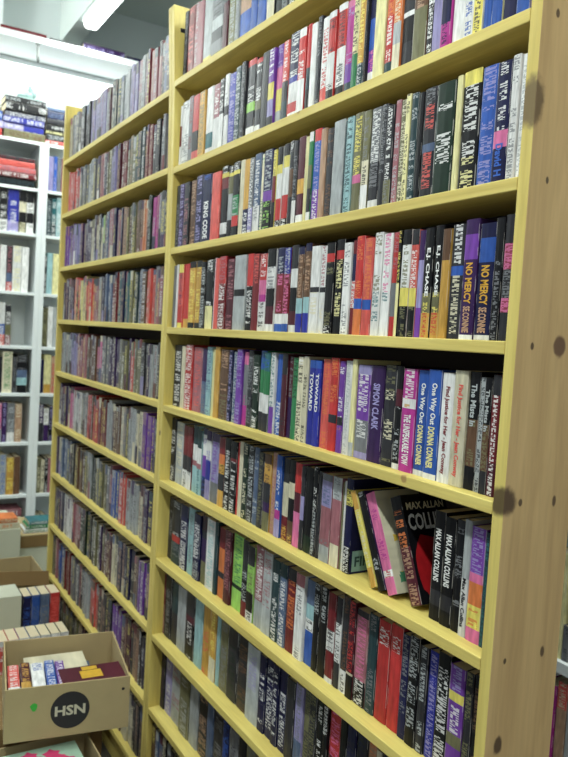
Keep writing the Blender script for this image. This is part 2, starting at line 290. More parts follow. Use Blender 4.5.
BOOKS = """
-1345.2|25.1|200|22|2282|A|K/e||charcoal paperback with grey lettering, first from middle post, first shelf row
-1320.2|48.8|202|24|2282|A|R/s:4 R||plain dark red paperback, second from middle post, first shelf row
-1271.3|27.8|201|24|2281|A|h/E||dusty rose paperback with pale grey lettering, third from middle post, first shelf row
-1243.5|41.9|193|21|2281|A|h||plain dusty rose paperback, fourth from middle post, first shelf row
-1201.5|58.4|203|22|2280|A|E:4 E y:.7||pale grey paperback with yellow foot, fifth from middle post, first shelf row
-1143.2|71.8|203|19|2279|A|e/K:3 E K e x:.6||grey paperback with olive foot, sixth from middle post, first shelf row
-1071.4|31.1|198|19|2279|A|K M:2||maroon paperback with charcoal top, seventh from middle post, first shelf row
-1040.3|42.0|199|21|2278|A|x/E||olive paperback with pale grey lettering, eighth from middle post, first shelf row
-978.4|66.3|196|23|2277|A|N:1.6 b||tan paperback with blue foot, tenth from middle post, first shelf row
-912.2|37.9|201|19|2277|A|E/b b||pale grey paperback with blue foot, eleventh from middle post, first shelf row
-874.3|43.7|202|19|2276|A|b/S||plain blue paperback, twelfth from middle post, first shelf row
-1307.0|57.4|184|14|2025|B|w/e||white paperback with grey lettering, second from middle post, second shelf row
-1249.6|30.2|186|10|2025|B|e/R||grey paperback with dark red lettering, third from middle post, second shelf row
-1219.4|45.3|180|9|2025|B|r:2 k:1.1 s:.5||bright red paperback with black band, fourth from middle post, second shelf row
-1174.1|41.7|178|8|2026|B|O/x||golden yellow paperback with olive lettering, fifth from middle post, second shelf row
-1132.4|45.3|179|12|2026|B|w:3 t w:.4||white paperback with teal band, sixth from middle post, second shelf row
-1087.1|39.9|176|12|2026|B|h/w w||dusty rose paperback with white foot, seventh from middle post, second shelf row
-1047.1|26.7|180|10|2026|B|K/w w||charcoal paperback with white foot, eighth from middle post, second shelf row
-1020.5|27.8|185|11|2026|B|w/e K:.3 w||white paperback with charcoal band, ninth from middle post, second shelf row
-992.7|40.7|179|11|2026|B|u/l||royal blue paperback with lavender lettering, tenth from middle post, second shelf row
-952.0|31.0|184|8|2026|B|T/E||dark teal paperback with pale grey lettering, eleventh from middle post, second shelf row
-921.0|24.8|187|8|2027|B|K/e||charcoal paperback with grey lettering, twelfth from middle post, second shelf row
-896.1|44.9|184|13|2027|B|r:.4 K/w:2.4 L:.6 K w:.6||charcoal paperback with bright red top, thirteenth from middle post, second shelf row
-851.2|32.2|176|13|2027|B|r:.3 K/w:2.4 x:.6 K w:.5||charcoal paperback with bright red top, fourteenth from middle post, second shelf row
-819.0|37.9|180|11|2027|B|k||plain black paperback, fifteenth from middle post, second shelf row
-781.1|29.1|176|8|2027|B|v/w:2 y l K:.6||purple paperback with charcoal foot, sixteenth from middle post, second shelf row
-752.0|27.4|178|14|2027|B|v/l p y E:.6||purple paperback with pale grey foot, seventeenth from middle post, second shelf row
-724.6|27.9|178|13|2027|B|s/w:2 K T||salmon red paperback with dark teal foot, eighteenth from middle post, second shelf row
-696.6|43.2|186|14|2027|B|n/w:2.2 u:.3 w r:.5 w:.3||navy paperback with white foot, nineteenth from middle post, second shelf row
-653.5|30.0|180|10|2028|B|w:.4 r/w:2 w:1.6||white paperback with bright red band, twentieth from middle post, second shelf row
-623.5|17.2|182|13|2028|B|r:2 T k||bright red paperback with black foot, twenty-first from middle post, second shelf row
-606.2|22.7|177|12|2028|B|w||plain white paperback, twenty-second from middle post, second shelf row
-583.5|17.2|185|13|2028|B|K/e||charcoal paperback with grey lettering, twenty-third from middle post, second shelf row
-566.3|28.7|176|14|2028|B|w/r:2.6 s:.6||white paperback with salmon red foot, twenty-third from right post, second shelf row
-537.6|26.8|177|10|2028|B|w:.3 r/K:1.6 w:.7 w/k k:.5||white paperback with black foot, twenty-second from right post, second shelf row
-510.8|31.8|183|14|2028|B|w:.3 r/K:1.6 w:.7 w/k k:.5||white paperback with black foot, twenty-first from right post, second shelf row
-479.0|28.0|180|14|2028|B|p:.4 m/l:3 v T:.6||magenta paperback with pink top, twentieth from right post, second shelf row
-451.0|20.3|182|10|2028|B|Y/K g:.6||pale yellow paperback with green foot, nineteenth from right post, second shelf row
-430.7|20.8|179|9|2028|B|O/y:3 T/E||golden yellow paperback with dark teal foot, eighteenth from right post, second shelf row
-402.1|23.1|184|14|2029|B|y:.6 n b/w:1.4 v/p w:.5||blue paperback with yellow top, sixteenth from right post, second shelf row
-379.0|31.2|178|8|2029|B|Y||plain pale yellow paperback, fifteenth from right post, second shelf row
-347.8|23.0|187|11|2029|B|o:.5 o/r r/w:1.5 T:.4||orange paperback with dark teal foot, fourteenth from right post, second shelf row
-324.8|22.3|180|9|2029|B|o/c:2 E:.8 c||orange paperback with cream foot, thirteenth from right post, second shelf row
-302.5|31.0|183|13|2029|B|K/w K w:.2 k K||charcoal paperback with white band, twelfth from right post, second shelf row
-271.5|34.8|181|11|2029|B|B/N x||brown paperback with olive foot, eleventh from right post, second shelf row
-236.8|15.9|177|13|2029|B|w/k K/w||white paperback with charcoal foot, tenth from right post, second shelf row
-220.9|22.3|176|11|2029|B|l/b l||lavender paperback with blue lettering, ninth from right post, second shelf row
-198.6|23.2|185|9|2029|B|y:.4 m:2 n m/n||magenta paperback with yellow top, eighth from right post, second shelf row
-175.4|26.9|184|14|2029|B|w||plain white paperback, seventh from right post, second shelf row
-148.5|20.9|183|13|2029|B|w:2 w/b:1||white paperback with blue lettering, sixth from right post, second shelf row
-127.6|21.1|177|11|2030|B|w:2 y/n||white paperback with yellow foot, fifth from right post, second shelf row
-106.4|18.5|178|13|2030|B|Y/b:2 b||pale yellow paperback with blue foot, fourth from right post, second shelf row
-88.0|21.9|179|11|2030|B|Y:1.6 v b||pale yellow paperback with blue foot, third from right post, second shelf row
-66.1|26.8|187|13|2030|B|t/w:2 n||teal paperback with navy foot, second from right post, second shelf row
-39.3|25.7|187|11|2030|B|l/w:1.5 b||lavender paperback with blue foot, first from right post, second shelf row
-1283.3|37.6|181|8|1787|C|P/l||dark purple paperback with lavender lettering, second from middle post, third shelf row
-1245.7|36.5|180|7|1788|C|K/h||charcoal paperback with dusty rose lettering, third from middle post, third shelf row
-1209.2|39.6|180|12|1788|C|B/N||brown paperback with tan lettering, fourth from middle post, third shelf row
-1169.6|48.4|187|10|1788|C|n/l||navy paperback with lavender lettering, fifth from middle post, third shelf row
-1121.2|59.3|181|8|1788|C|n/b:.4 n:2|KING CODE;w;.4;.95|navy paperback with white title letters, sixth from middle post, third shelf row
-1061.9|52.7|177|8|1789|C|s||plain salmon red paperback, seventh from middle post, third shelf row
-1009.2|41.6|185|11|1789|C|k/w:.3 y:.2 R:.5 k:1.5 w:.5 k:.2||black paperback with yellow band, eighth from middle post, third shelf row
-967.6|27.1|180|11|1789|C|k/w:.4 y:.2 x E:1.5 k||pale grey paperback with black top, ninth from middle post, third shelf row
-940.5|36.9|185|10|1789|C|k/w:.4 y:.2 k g/E r:.5 k:.5||black paperback with yellow band, tenth from middle post, third shelf row
-903.6|23.9|183|11|1790|C|c||plain cream paperback, eleventh from middle post, third shelf row
-879.6|29.2|180|10|1790|C|O:2 n/w||golden yellow paperback with navy foot, twelfth from middle post, third shelf row
-850.5|23.3|179|9|1790|C|e/w:2 l/w||grey paperback with lavender foot, thirteenth from middle post, third shelf row
-827.2|33.2|184|10|1790|C|S/w:2 w/e||slate blue paperback with white foot, fourteenth from middle post, third shelf row
-794.1|15.2|179|12|1790|C|c/g||cream paperback with green lettering, fifteenth from middle post, third shelf row
-778.8|43.8|183|9|1790|C|n/E:2 v:.5 k/L:1.4||navy paperback with black foot, sixteenth from middle post, third shelf row
-735.0|16.2|176|9|1791|C|y/x R k||yellow paperback with black foot, seventeenth from middle post, third shelf row
-718.8|25.3|179|10|1791|C|k y:.5 w:1.4 r:1.2 k/w:.4||black paperback with yellow band, eighteenth from middle post, third shelf row
-693.5|28.2|181|11|1791|C|k:.6 y:.6 w:1.4 r:1.2 k/w:.4||white paperback with black top, nineteenth from middle post, third shelf row
-665.4|18.0|183|11|1791|C|K/w B K||charcoal paperback with brown band, twentieth from middle post, third shelf row
-647.3|17.7|180|10|1791|C|K/e w:.4||charcoal paperback with white foot, twenty-first from middle post, third shelf row
-629.6|29.2|184|11|1791|C|M:2 O:.7 M w:.4||maroon paperback with white foot, twenty-second from middle post, third shelf row
-600.5|14.0|180|11|1791|C|Y||plain pale yellow paperback, twenty-third from middle post, third shelf row
-586.4|16.6|186|10|1791|C|w:.4 g x K w:.4||green paperback with white top, twenty-fourth from middle post, third shelf row
-569.9|29.2|187|12|1792|C|r:.4 b/l:1.6 v/w||blue paperback with bright red top, twenty-fourth from right post, third shelf row
-540.7|21.7|182|9|1792|C|N||plain tan paperback, twenty-third from right post, third shelf row
-519.0|25.4|178|11|1792|C|K/B||charcoal paperback with brown lettering, twenty-second from right post, third shelf row
-493.6|38.5|186|9|1792|C|E||plain pale grey paperback, twenty-first from right post, third shelf row
-446.6|23.4|184|7|1792|C|a/T||aqua paperback with dark teal lettering, nineteenth from right post, third shelf row
-423.2|28.2|185|9|1793|C|x/y:2.2 p:.3 x||olive paperback with pink band, eighteenth from right post, third shelf row
-395.0|22.6|183|9|1793|C|x/e:2 c/K w||olive paperback with white foot, seventeenth from right post, third shelf row
-372.5|30.9|183|11|1793|C|e/w:2 K/e:1.4 w:.3||grey paperback with white foot, sixteenth from right post, third shelf row
-341.5|18.8|183|10|1793|C|K/e||charcoal paperback with grey lettering, fifteenth from right post, third shelf row
-322.7|20.9|176|7|1793|C|K/w:3 x/e||charcoal paperback with olive foot, fourteenth from right post, third shelf row
-301.8|15.7|181|10|1793|C|h/E||dusty rose paperback with pale grey lettering, thirteenth from right post, third shelf row
-286.2|17.5|178|10|1793|C|x/c||olive paperback with cream lettering, twelfth from right post, third shelf row
-268.7|12.6|183|6|1793|C|Y/K||pale yellow paperback with charcoal lettering, eleventh from right post, third shelf row
-256.1|19.1|181|7|1793|C|T/E||dark teal paperback with pale grey lettering, tenth from right post, third shelf row
-236.9|14.6|177|7|1794|C|k||plain black paperback, ninth from right post, third shelf row
-222.3|31.8|179|7|1794|C|K/e:.6 K/s:1.4 S:.3 K/s:1.3 K:.3||charcoal paperback with slate blue band, eighth from right post, third shelf row
-190.6|43.5|178|6|1794|C|G:.7 G/w:2 G||dark green paperback with white lettering, seventh from right post, third shelf row
-147.0|12.4|181|8|1794|C|Y||plain pale yellow paperback, sixth from right post, third shelf row
-134.6|39.5|183|10|1794|C|y:.45 k/w:2.2 k/Y:1||black paperback with yellow top, fifth from right post, third shelf row
-95.1|32.5|179|11|1795|C|b/l||blue paperback with lavender lettering, fourth from right post, third shelf row
-62.6|29.0|176|8|1795|C|n/w:2 p:.5 n|David H;b;.68;.95|navy paperback with blue title letters, third from right post, third shelf row
-33.5|15.9|179|8|1795|C|w/e||white paperback with grey lettering, second from right post, third shelf row
-17.6|15.6|177|11|1795|C|w/E||white paperback with pale grey lettering, first from right post, third shelf row
-1277.2|35.7|184|15|1553|D|y:.5 s/P:2 r y:.3||salmon red paperback with yellow top, third from middle post, fourth shelf row
-1241.5|41.2|184|19|1553|D|r:3 O:.5||bright red paperback with golden yellow foot, fourth from middle post, fourth shelf row
-1200.3|44.8|187|16|1554|D|k:.35 O/y:3 k:.3||golden yellow paperback with black top, fifth from middle post, fourth shelf row
-1155.5|39.1|187|17|1554|D|k:.35 O/y:3 k:.3||golden yellow paperback with black top, sixth from middle post, fourth shelf row
-1116.3|31.3|182|14|1554|D|k/E||black paperback with pale grey lettering, seventh from middle post, fourth shelf row
-1085.0|47.0|185|16|1554|D|k/w:2 Y||black paperback with pale yellow foot, eighth from middle post, fourth shelf row
-1027.3|28.4|185|15|1555|D|s||plain salmon red paperback, tenth from middle post, fourth shelf row
-998.9|41.9|188|13|1555|D|r/h:1.2 R/w:2||dark red paperback with bright red band, eleventh from middle post, fourth shelf row
-957.0|44.9|179|16|1555|D|M/h||maroon paperback with dusty rose lettering, twelfth from middle post, fourth shelf row
-912.2|61.3|185|14|1555|D|E k:.2 E||pale grey paperback with black band, thirteenth from middle post, fourth shelf row
-850.9|33.5|185|18|1556|D|r:1.6 k/w:2.2||black paperback with bright red top, fourteenth from middle post, fourth shelf row
-817.4|35.4|182|16|1556|D|R/s:1 R||plain dark red paperback, fifteenth from middle post, fourth shelf row
-781.9|35.2|180|15|1556|D|r/w:1.8 p m:.5 w/k:2||white paperback with bright red top, sixteenth from middle post, fourth shelf row
-746.8|40.0|189|15|1556|D|k w/e:1.2 k M w:.4||black paperback with white foot, seventeenth from middle post, fourth shelf row
-706.8|37.5|189|18|1556|D|n/E:1.3 R/p:2 w:.5 b:.4||dark red paperback with navy top, eighteenth from middle post, fourth shelf row
-669.2|28.4|185|15|1557|D|u/E:1.3 R/p:2 w:.5 b:.4||dark red paperback with royal blue top, nineteenth from middle post, fourth shelf row
-640.8|29.7|189|16|1557|D|K w:.8 k M:.6 w:.3||white paperback with charcoal top, twentieth from middle post, fourth shelf row
-611.2|26.3|183|15|1557|D|n:.4 B/N:2.3 a:.8 u||brown paperback with navy top, twenty-first from middle post, fourth shelf row
-584.9|25.2|189|16|1557|D|n:.4 B/N:2.3 a:.8 u||brown paperback with navy top, twenty-second from middle post, fourth shelf row
-559.7|35.2|181|16|1557|D|w:2 K:.25 w/c:2||white paperback with charcoal band, twenty-third from middle post, fourth shelf row
-524.5|22.8|179|17|1557|D|w/h:2 K:.25 w/c:2||white paperback with charcoal band, twenty-second from right post, fourth shelf row
-501.7|30.1|183|15|1557|D|k:.5 r:.4 k/x:3 k/w:.4||black paperback with bright red band, twenty-first from right post, fourth shelf row
-471.6|29.1|187|18|1558|D|k:.5 r:.4 k/Y:3 k/w:.4||black paperback with bright red band, twentieth from right post, fourth shelf row
-442.5|26.1|178|16|1558|D|w/e||white paperback with grey lettering, nineteenth from right post, fourth shelf row
-416.4|17.5|181|19|1558|D|R:.5 n w/r R||dark red paperback with navy band, eighteenth from right post, fourth shelf row
-398.9|26.7|187|14|1558|D|r/o:2.4 b:.4 o||bright red paperback with orange foot, seventeenth from right post, fourth shelf row
-372.2|28.3|181|14|1558|D|s/o:2.4 b:.4 s||salmon red paperback with blue band, sixteenth from right post, fourth shelf row
-343.9|25.2|189|15|1558|D|w/x:2 w/t w:.5||white paperback with olive lettering, fifteenth from right post, fourth shelf row
-318.7|26.5|185|16|1558|D|w/p:2 w/t w:.5||white paperback with pink lettering, fourteenth from right post, fourth shelf row
-292.3|18.4|185|17|1558|D|r/h:1.5 e r:.6||bright red paperback with grey band, thirteenth from right post, fourth shelf row
-273.9|9.1|186|14|1559|D|k/y Y:1||black paperback with pale yellow foot, twelfth from right post, fourth shelf row
-264.8|24.7|186|15|1559|D|k:.5 w/x:1.4 y:.6 k/x||black paperback with white band, eleventh from right post, fourth shelf row
-240.1|19.5|184|15|1559|D|K:.5 s/w:1.4 y:.6 k/x||salmon red paperback with charcoal top, tenth from right post, fourth shelf row
-220.6|14.9|181|16|1559|D|P l:1.6 v||lavender paperback with dark purple top, ninth from right post, fourth shelf row
-205.7|22.5|183|15|1559|D|k:2.6 x/y:.8 O/r|E.J. CHASE;w;.18;.62|black paperback with white title letters, eighth from right post, fourth shelf row
-183.2|20.2|186|17|1559|D|k:2.6 x/y:.8 O/r|E.J. CHASE;w;.18;.62|black paperback with white title letters, seventh from right post, fourth shelf row
-163.0|19.4|178|15|1559|D|B O:2.5||golden yellow paperback with brown top, sixth from right post, fourth shelf row
-143.6|29.9|183|18|1559|D|K/w:1.3 b:.3 K/c:2||charcoal paperback with blue band, fifth from right post, fourth shelf row
-113.8|30.3|188|16|1559|D|P:.6 v P:3 w:.2|NO MERCY;O;.36;.7#SE.CONNIE;N;.72;.94|dark purple paperback with golden yellow title letters, fourth from right post, fourth shelf row
-83.4|34.3|178|18|1560|D|n:.6 b n:3 w:.2|NO MERCY;O;.36;.7#SE.CONNIE;N;.72;.94|navy paperback with golden yellow title letters, third from right post, fourth shelf row
-49.2|17.0|183|16|1560|D|k/e||black paperback with grey lettering, second from right post, fourth shelf row
-32.2|20.4|186|17|1560|D|K:1 p/R:.9 K/e:1 p/R:.5 K||charcoal paperback with pink band, first from right post, fourth shelf row
-1302.7|60.7|182|25|1320|E|K/w||charcoal paperback with white lettering, first from middle post, fifth shelf row
-1242.0|31.5|181|22|1320|E|c||plain cream paperback, second from middle post, fifth shelf row
-1210.5|50.8|186|21|1320|E|r/w||bright red paperback with white lettering, third from middle post, fifth shelf row
-1159.8|58.9|180|25|1321|E|h/s||dusty rose paperback with salmon red lettering, fourth from middle post, fifth shelf row
-1100.8|32.7|178|25|1321|E|P S/e||dark purple paperback with slate blue foot, fifth from middle post, fifth shelf row
-1068.1|32.4|185|23|1321|E|a/S||aqua paperback with slate blue lettering, sixth from middle post, fifth shelf row
-1035.7|22.2|180|25|1321|E|Y||plain pale yellow paperback, seventh from middle post, fifth shelf row
-1013.5|30.3|187|21|1321|E|O||plain golden yellow paperback, eighth from middle post, fifth shelf row
-983.2|50.7|182|23|1321|E|B/N:1.6 B/x||brown paperback with tan lettering, ninth from middle post, fifth shelf row
-932.5|24.2|182|22|1321|E|n/l||navy paperback with lavender lettering, tenth from middle post, fifth shelf row
-908.3|23.7|179|24|1322|E|S/E||slate blue paperback with pale grey lettering, eleventh from middle post, fifth shelf row
-884.6|31.4|186|20|1322|E|v/l||purple paperback with lavender lettering, twelfth from middle post, fifth shelf row
-853.2|23.6|180|25|1322|E|p:.6 e/m:2 m||grey paperback with pink top, thirteenth from middle post, fifth shelf row
-829.6|25.6|186|24|1322|E|K/e||charcoal paperback with grey lettering, fourteenth from middle post, fifth shelf row
-804.0|33.1|177|24|1322|E|G/w||dark green paperback with white lettering, fifteenth from middle post, fifth shelf row
-770.9|28.6|188|26|1322|E|b/t:.8 g w:.8 K:.8||green paperback with blue top, sixteenth from middle post, fifth shelf row
-742.3|28.3|185|20|1322|E|t/b:.8 g w:.8 K:.8||green paperback with teal top, seventeenth from middle post, fifth shelf row
-714.0|22.0|186|21|1322|E|w/t:3 v:1.5||white paperback with purple foot, eighteenth from middle post, fifth shelf row
-692.0|29.2|184|26|1322|E|b:1.4 b/w||blue paperback with white lettering, nineteenth from middle post, fifth shelf row
-662.8|24.4|185|21|1323|E|K M:2 M/K||maroon paperback with charcoal top, twentieth from middle post, fifth shelf row
-638.5|19.1|180|26|1323|E|M/e P||maroon paperback with dark purple foot, twenty-first from middle post, fifth shelf row
-619.4|24.5|179|24|1323|E|g/G g||plain green paperback, twenty-second from middle post, fifth shelf row
-594.9|23.9|182|21|1323|E|c/w:.3 c/k:3||cream paperback with white lettering, twenty-second from right post, fifth shelf row
-570.9|20.5|184|20|1323|E|c/w:.3 c/k:3||cream paperback with white lettering, twenty-first from right post, fifth shelf row
-550.4|25.5|178|22|1323|E|b:.3 u:3|TOWARD;w;.15;.6|royal blue paperback with white title letters, twentieth from right post, fifth shelf row
-524.9|22.9|178|20|1323|E|b:.3 u:3|TOWARD;w;.15;.6|royal blue paperback with white title letters, nineteenth from right post, fifth shelf row
-502.0|31.8|183|24|1323|E|s/o||salmon red paperback with orange lettering, eighteenth from right post, fifth shelf row
-470.2|29.6|187|21|1323|E|r/o:2 K:.3 r||bright red paperback with charcoal band, seventeenth from right post, fifth shelf row
-440.5|20.1|182|22|1323|E|v/w:2 K:.3 v/h||purple paperback with charcoal band, sixteenth from right post, fifth shelf row
-420.4|22.3|184|23|1323|E|w/E||white paperback with pale grey lettering, fifteenth from right post, fifth shelf row
-398.1|16.2|187|22|1324|E|Y:3 E:.5||pale yellow paperback with pale grey foot, fourteenth from right post, fifth shelf row
-381.9|42.1|178|24|1324|E|l:.4 v/w:2 e/w:1.4 l:.3||purple paperback with lavender top, thirteenth from right post, fifth shelf row
-339.8|40.3|179|24|1324|E|P:1|SIMON CLARK;l;.18;.66|dark purple paperback with lavender title letters, twelfth from right post, fifth shelf row
-299.5|33.2|183|25|1324|E|K/x:1 K/c:2 K/x||charcoal paperback with olive lettering, eleventh from right post, fifth shelf row
-266.2|19.5|183|24|1324|E|k:.8 M:.6 k/E:2 w:.2||black paperback with white foot, tenth from right post, fifth shelf row
-246.7|36.8|180|23|1324|E|m/w:1.2 w/O:.4 m:2.6|THE UNSPEAKABLE VOW;w;.44;.93|magenta paperback with white title letters, ninth from right post, fifth shelf row
-209.9|29.3|180|25|1324|E|b:.5 b:4 w:.25|One Way Out;w;.12;.5#DONNA CONNER;Y;.52;.9|blue paperback with white title letters, eighth from right post, fifth shelf row
-180.5|33.2|183|21|1324|E|b:.5 b:4 w:.25|One Way Out;w;.12;.5#DONNA CONNER;Y;.52;.9|blue paperback with white title letters, seventh from right post, fifth shelf row
-147.3|28.5|180|22|1324|E|w:1|Find Justice for Her - Jean Conway;R;.12;.92|white paperback with dark red title letters, sixth from right post, fifth shelf row
-118.8|30.3|185|21|1325|E|c:1|Find Justice for Her - Jean Conway;s;.12;.92|cream paperback with salmon red title letters, fifth from right post, fifth shelf row
-88.5|24.1|185|24|1325|E|k:2 B/x:2 k|The Mists In;E;.1;.46|black paperback with pale grey title letters, fourth from right post, fifth shelf row
-64.4|11.6|178|24|1325|E|E/K||pale grey paperback with charcoal lettering, third from right post, fifth shelf row
-52.8|15.5|178|21|1325|E|k:2 B/x:2 K|The Mists In;E;.1;.46|black paperback with pale grey title letters, second from right post, fifth shelf row
-37.3|17.1|184|21|1325|E|K:.6 R/w:2 M/w||dark red paperback with charcoal top, first from right post, fifth shelf row
-1311.0|35.0|189|31|1092|F|K/w||charcoal paperback with white lettering, first from middle post, sixth shelf row
-1276.0|56.4|183|33|1092|F|E/c||pale grey paperback with cream lettering, second from middle post, sixth shelf row
-1219.6|38.0|179|32|1092|F|R:2 K w/k:1.2||dark red paperback with white foot, third from middle post, sixth shelf row
-1181.6|31.8|180|29|1092|F|R:2 K w/k:1.2||dark red paperback with white foot, fourth from middle post, sixth shelf row
-1149.8|35.2|189|32|1092|F|T:.7 w:.6 h:.2 a||aqua paperback with dark teal top, fifth from middle post, sixth shelf row
-1114.6|30.1|181|29|1092|F|T:.7 w:.6 h:.2 a/t||aqua paperback with dark teal top, sixth from middle post, sixth shelf row
-1084.5|28.7|190|32|1092|F|n:.3 w/l:1 v n/b||navy paperback with white band, seventh from middle post, sixth shelf row
-1055.8|33.2|188|29|1092|F|P:.5 w/l:1 u l||white paperback with dark purple top, eighth from middle post, sixth shelf row
-1022.6|45.9|186|30|1092|F|P:.4 l/v:2 e||lavender paperback with dark purple top, ninth from middle post, sixth shelf row
-976.7|35.2|182|30|1091|F|R o:.6 O/k:.6 K O||golden yellow paperback with dark red top, tenth from middle post, sixth shelf row
-941.5|34.1|186|30|1091|F|k:.6 k/w:3||black paperback with white lettering, eleventh from middle post, sixth shelf row
-907.4|37.0|183|29|1091|F|k R:.2 k/w:3||black paperback with dark red band, twelfth from middle post, sixth shelf row
-862.1|20.3|188|31|1091|F|c||plain cream paperback, fourteenth from middle post, sixth shelf row
-841.7|27.4|188|31|1091|F|G/c||dark green paperback with cream lettering, fifteenth from middle post, sixth shelf row
-814.3|32.9|186|31|1091|F|K/E||charcoal paperback with pale grey lettering, sixteenth from middle post, sixth shelf row
-781.4|24.4|187|30|1091|F|S/E||slate blue paperback with pale grey lettering, seventeenth from middle post, sixth shelf row
-757.0|27.7|180|28|1091|F|K/x||charcoal paperback with olive lettering, eighteenth from middle post, sixth shelf row
-729.3|33.6|181|28|1091|F|B:.5 O/B K P:.5 x||golden yellow paperback with brown top, nineteenth from middle post, sixth shelf row
-695.7|22.4|189|31|1091|F|N/h||tan paperback with dusty rose lettering, twentieth from middle post, sixth shelf row
-673.2|25.1|187|28|1091|F|b/w:3 m:.5 l||blue paperback with lavender foot, twenty-first from middle post, sixth shelf row
-648.2|28.4|184|33|1091|F|K c:1.4 R/O||cream paperback with charcoal top, twenty-second from middle post, sixth shelf row
-619.8|27.1|186|31|1091|F|k c:.7 k B/O||black paperback with brown foot, twenty-third from middle post, sixth shelf row
-592.7|26.8|184|29|1091|F|r:1.5 M p:1.8||pink paperback with bright red top, twenty-fourth from middle post, sixth shelf row
-565.9|15.9|181|29|1091|F|K l:.8 K||charcoal paperback with lavender band, twenty-fifth from middle post, sixth shelf row
-550.0|30.7|183|30|1091|F|k:2 G:.5||black paperback with dark green foot, twenty-sixth from middle post, sixth shelf row
-519.3|19.0|189|29|1091|F|k/w:2 K/E:2||black paperback with charcoal foot, twenty-seventh from middle post, sixth shelf row
-500.3|11.8|182|30|1091|F|K||plain charcoal paperback, twenty-eighth from middle post, sixth shelf row
-488.5|37.1|181|30|1091|F|e:.4 l/S:1.6 h/e:2.4 E||dusty rose paperback with grey top, twenty-ninth from middle post, sixth shelf row
-451.4|32.1|182|31|1091|F|E/e h:2 c||dusty rose paperback with pale grey top, thirtieth from middle post, sixth shelf row
-405.5|23.7|187|32|1091|F|n:.5 y/k:.8 n:2 k/w:1.3||navy paperback with black foot, thirty-third from middle post, sixth shelf row
-155.1|26.7|184|34|1090|F2|k:.5 k:2.6 K:.6 k:.6|MAX ALLAN COLLINS;w;.16;.64|black paperback with white title letters, sixth from right post, sixth shelf row
-128.4|27.3|180|32|1090|F2|k:.5 k:2.6 K:.6 k:.6|MAX ALLAN COLLINS;w;.16;.64|black paperback with white title letters, fifth from right post, sixth shelf row
-101.0|20.5|182|32|1090|F2|K:.3 k/e:3 k||black paperback with charcoal top, fourth from right post, sixth shelf row
-80.6|16.6|187|29|1090|F2|E:1 w:1|Max Allan Collins;k;.5;.92|pale grey paperback with black title letters, third from right post, sixth shelf row
-63.9|30.4|181|28|1090|F2|v/l:2 p:.4 o:1 y/o:1 p:.6||purple paperback with pink foot, second from right post, sixth shelf row
-33.6|8.9|178|28|1090|F2|T/t||plain dark teal paperback, first from right post, sixth shelf row
-1311.0|37.5|187|36|853|G|K/e||charcoal paperback with grey lettering, first from middle post, seventh shelf row
-1273.5|62.6|187|32|853|G|K/E:1.6 r:.3 T/e||charcoal paperback with dark teal foot, second from middle post, seventh shelf row
-1210.8|52.3|188|32|853|G|n:1 n/w:3||navy paperback with white lettering, third from middle post, seventh shelf row
-1158.5|43.9|191|34|853|G|a/e||aqua paperback with grey lettering, fourth from middle post, seventh shelf row
-1114.6|46.4|185|31|853|G|n:.5 n/w:2.2 n/E||navy paperback with white lettering, fifth from middle post, seventh shelf row
-1068.2|36.8|190|36|853|G|K/M P x||charcoal paperback with olive foot, sixth from middle post, seventh shelf row
-1031.4|55.9|190|33|853|G|w/a||white paperback with aqua lettering, seventh from middle post, seventh shelf row
-955.6|42.9|184|35|854|G|R o:1.2 K:.3 o||orange paperback with dark red top, ninth from middle post, seventh shelf row
-912.7|37.3|188|30|854|G|M/h||maroon paperback with dusty rose lettering, tenth from middle post, seventh shelf row
-875.4|57.5|189|36|854|G|L/g:2.4 G:.2 L||lime green paperback with dark green band, eleventh from middle post, seventh shelf row
-817.9|31.1|189|32|854|G|K k/E R:.5||charcoal paperback with dark red foot, twelfth from middle post, seventh shelf row
-786.9|35.3|184|30|854|G|K L/x:1.4 k w/k:.5||lime green paperback with charcoal top, thirteenth from middle post, seventh shelf row
-751.6|42.9|193|33|854|G|h/w:2 E||dusty rose paperback with pale grey foot, fourteenth from middle post, seventh shelf row
-708.7|41.2|193|30|854|G|E/h:2 E||pale grey paperback with dusty rose lettering, fifteenth from middle post, seventh shelf row
-667.5|35.5|186|30|854|G|T:.6 T/w:3||dark teal paperback with white lettering, sixteenth from middle post, seventh shelf row
-632.0|30.7|187|30|854|G|T:.6 S/w:3||slate blue paperback with dark teal top, seventeenth from middle post, seventh shelf row
-601.3|36.9|186|32|854|G|K:.5 R/o:2 R||dark red paperback with charcoal top, eighteenth from middle post, seventh shelf row
-564.4|35.5|186|30|854|G|h:.5 w/e:3||white paperback with dusty rose top, nineteenth from middle post, seventh shelf row
-528.9|33.4|183|36|854|G|S a:.6 w/k:.5 b:1.4||blue paperback with slate blue band, nineteenth from right post, seventh shelf row
-495.5|23.1|185|33|854|G|k/E:1.3 k:2||black paperback with pale grey lettering, eighteenth from right post, seventh shelf row
-472.4|29.6|187|33|854|G|k/E:1.3 k:2||black paperback with pale grey lettering, seventeenth from right post, seventh shelf row
-442.8|28.6|184|32|854|G|R:1.4 w/k:.8 R w:.2||dark red paperback with white foot, sixteenth from right post, seventh shelf row
-414.2|20.7|184|33|854|G|K w/k:1.5 K||charcoal paperback with white band, fifteenth from right post, seventh shelf row
-393.5|24.0|193|34|854|G|K/B:2.6 w/k:.8||charcoal paperback with white foot, fourteenth from right post, seventh shelf row
-369.5|23.0|192|31|854|G|M/r:3 c:.1 k||maroon paperback with black foot, thirteenth from right post, seventh shelf row
-346.5|38.2|183|33|855|G|K:.3 h/p:3 k/w:1.2||dusty rose paperback with charcoal top, twelfth from right post, seventh shelf row
-308.3|27.7|188|33|855|G|T/e||dark teal paperback with grey lettering, eleventh from right post, seventh shelf row
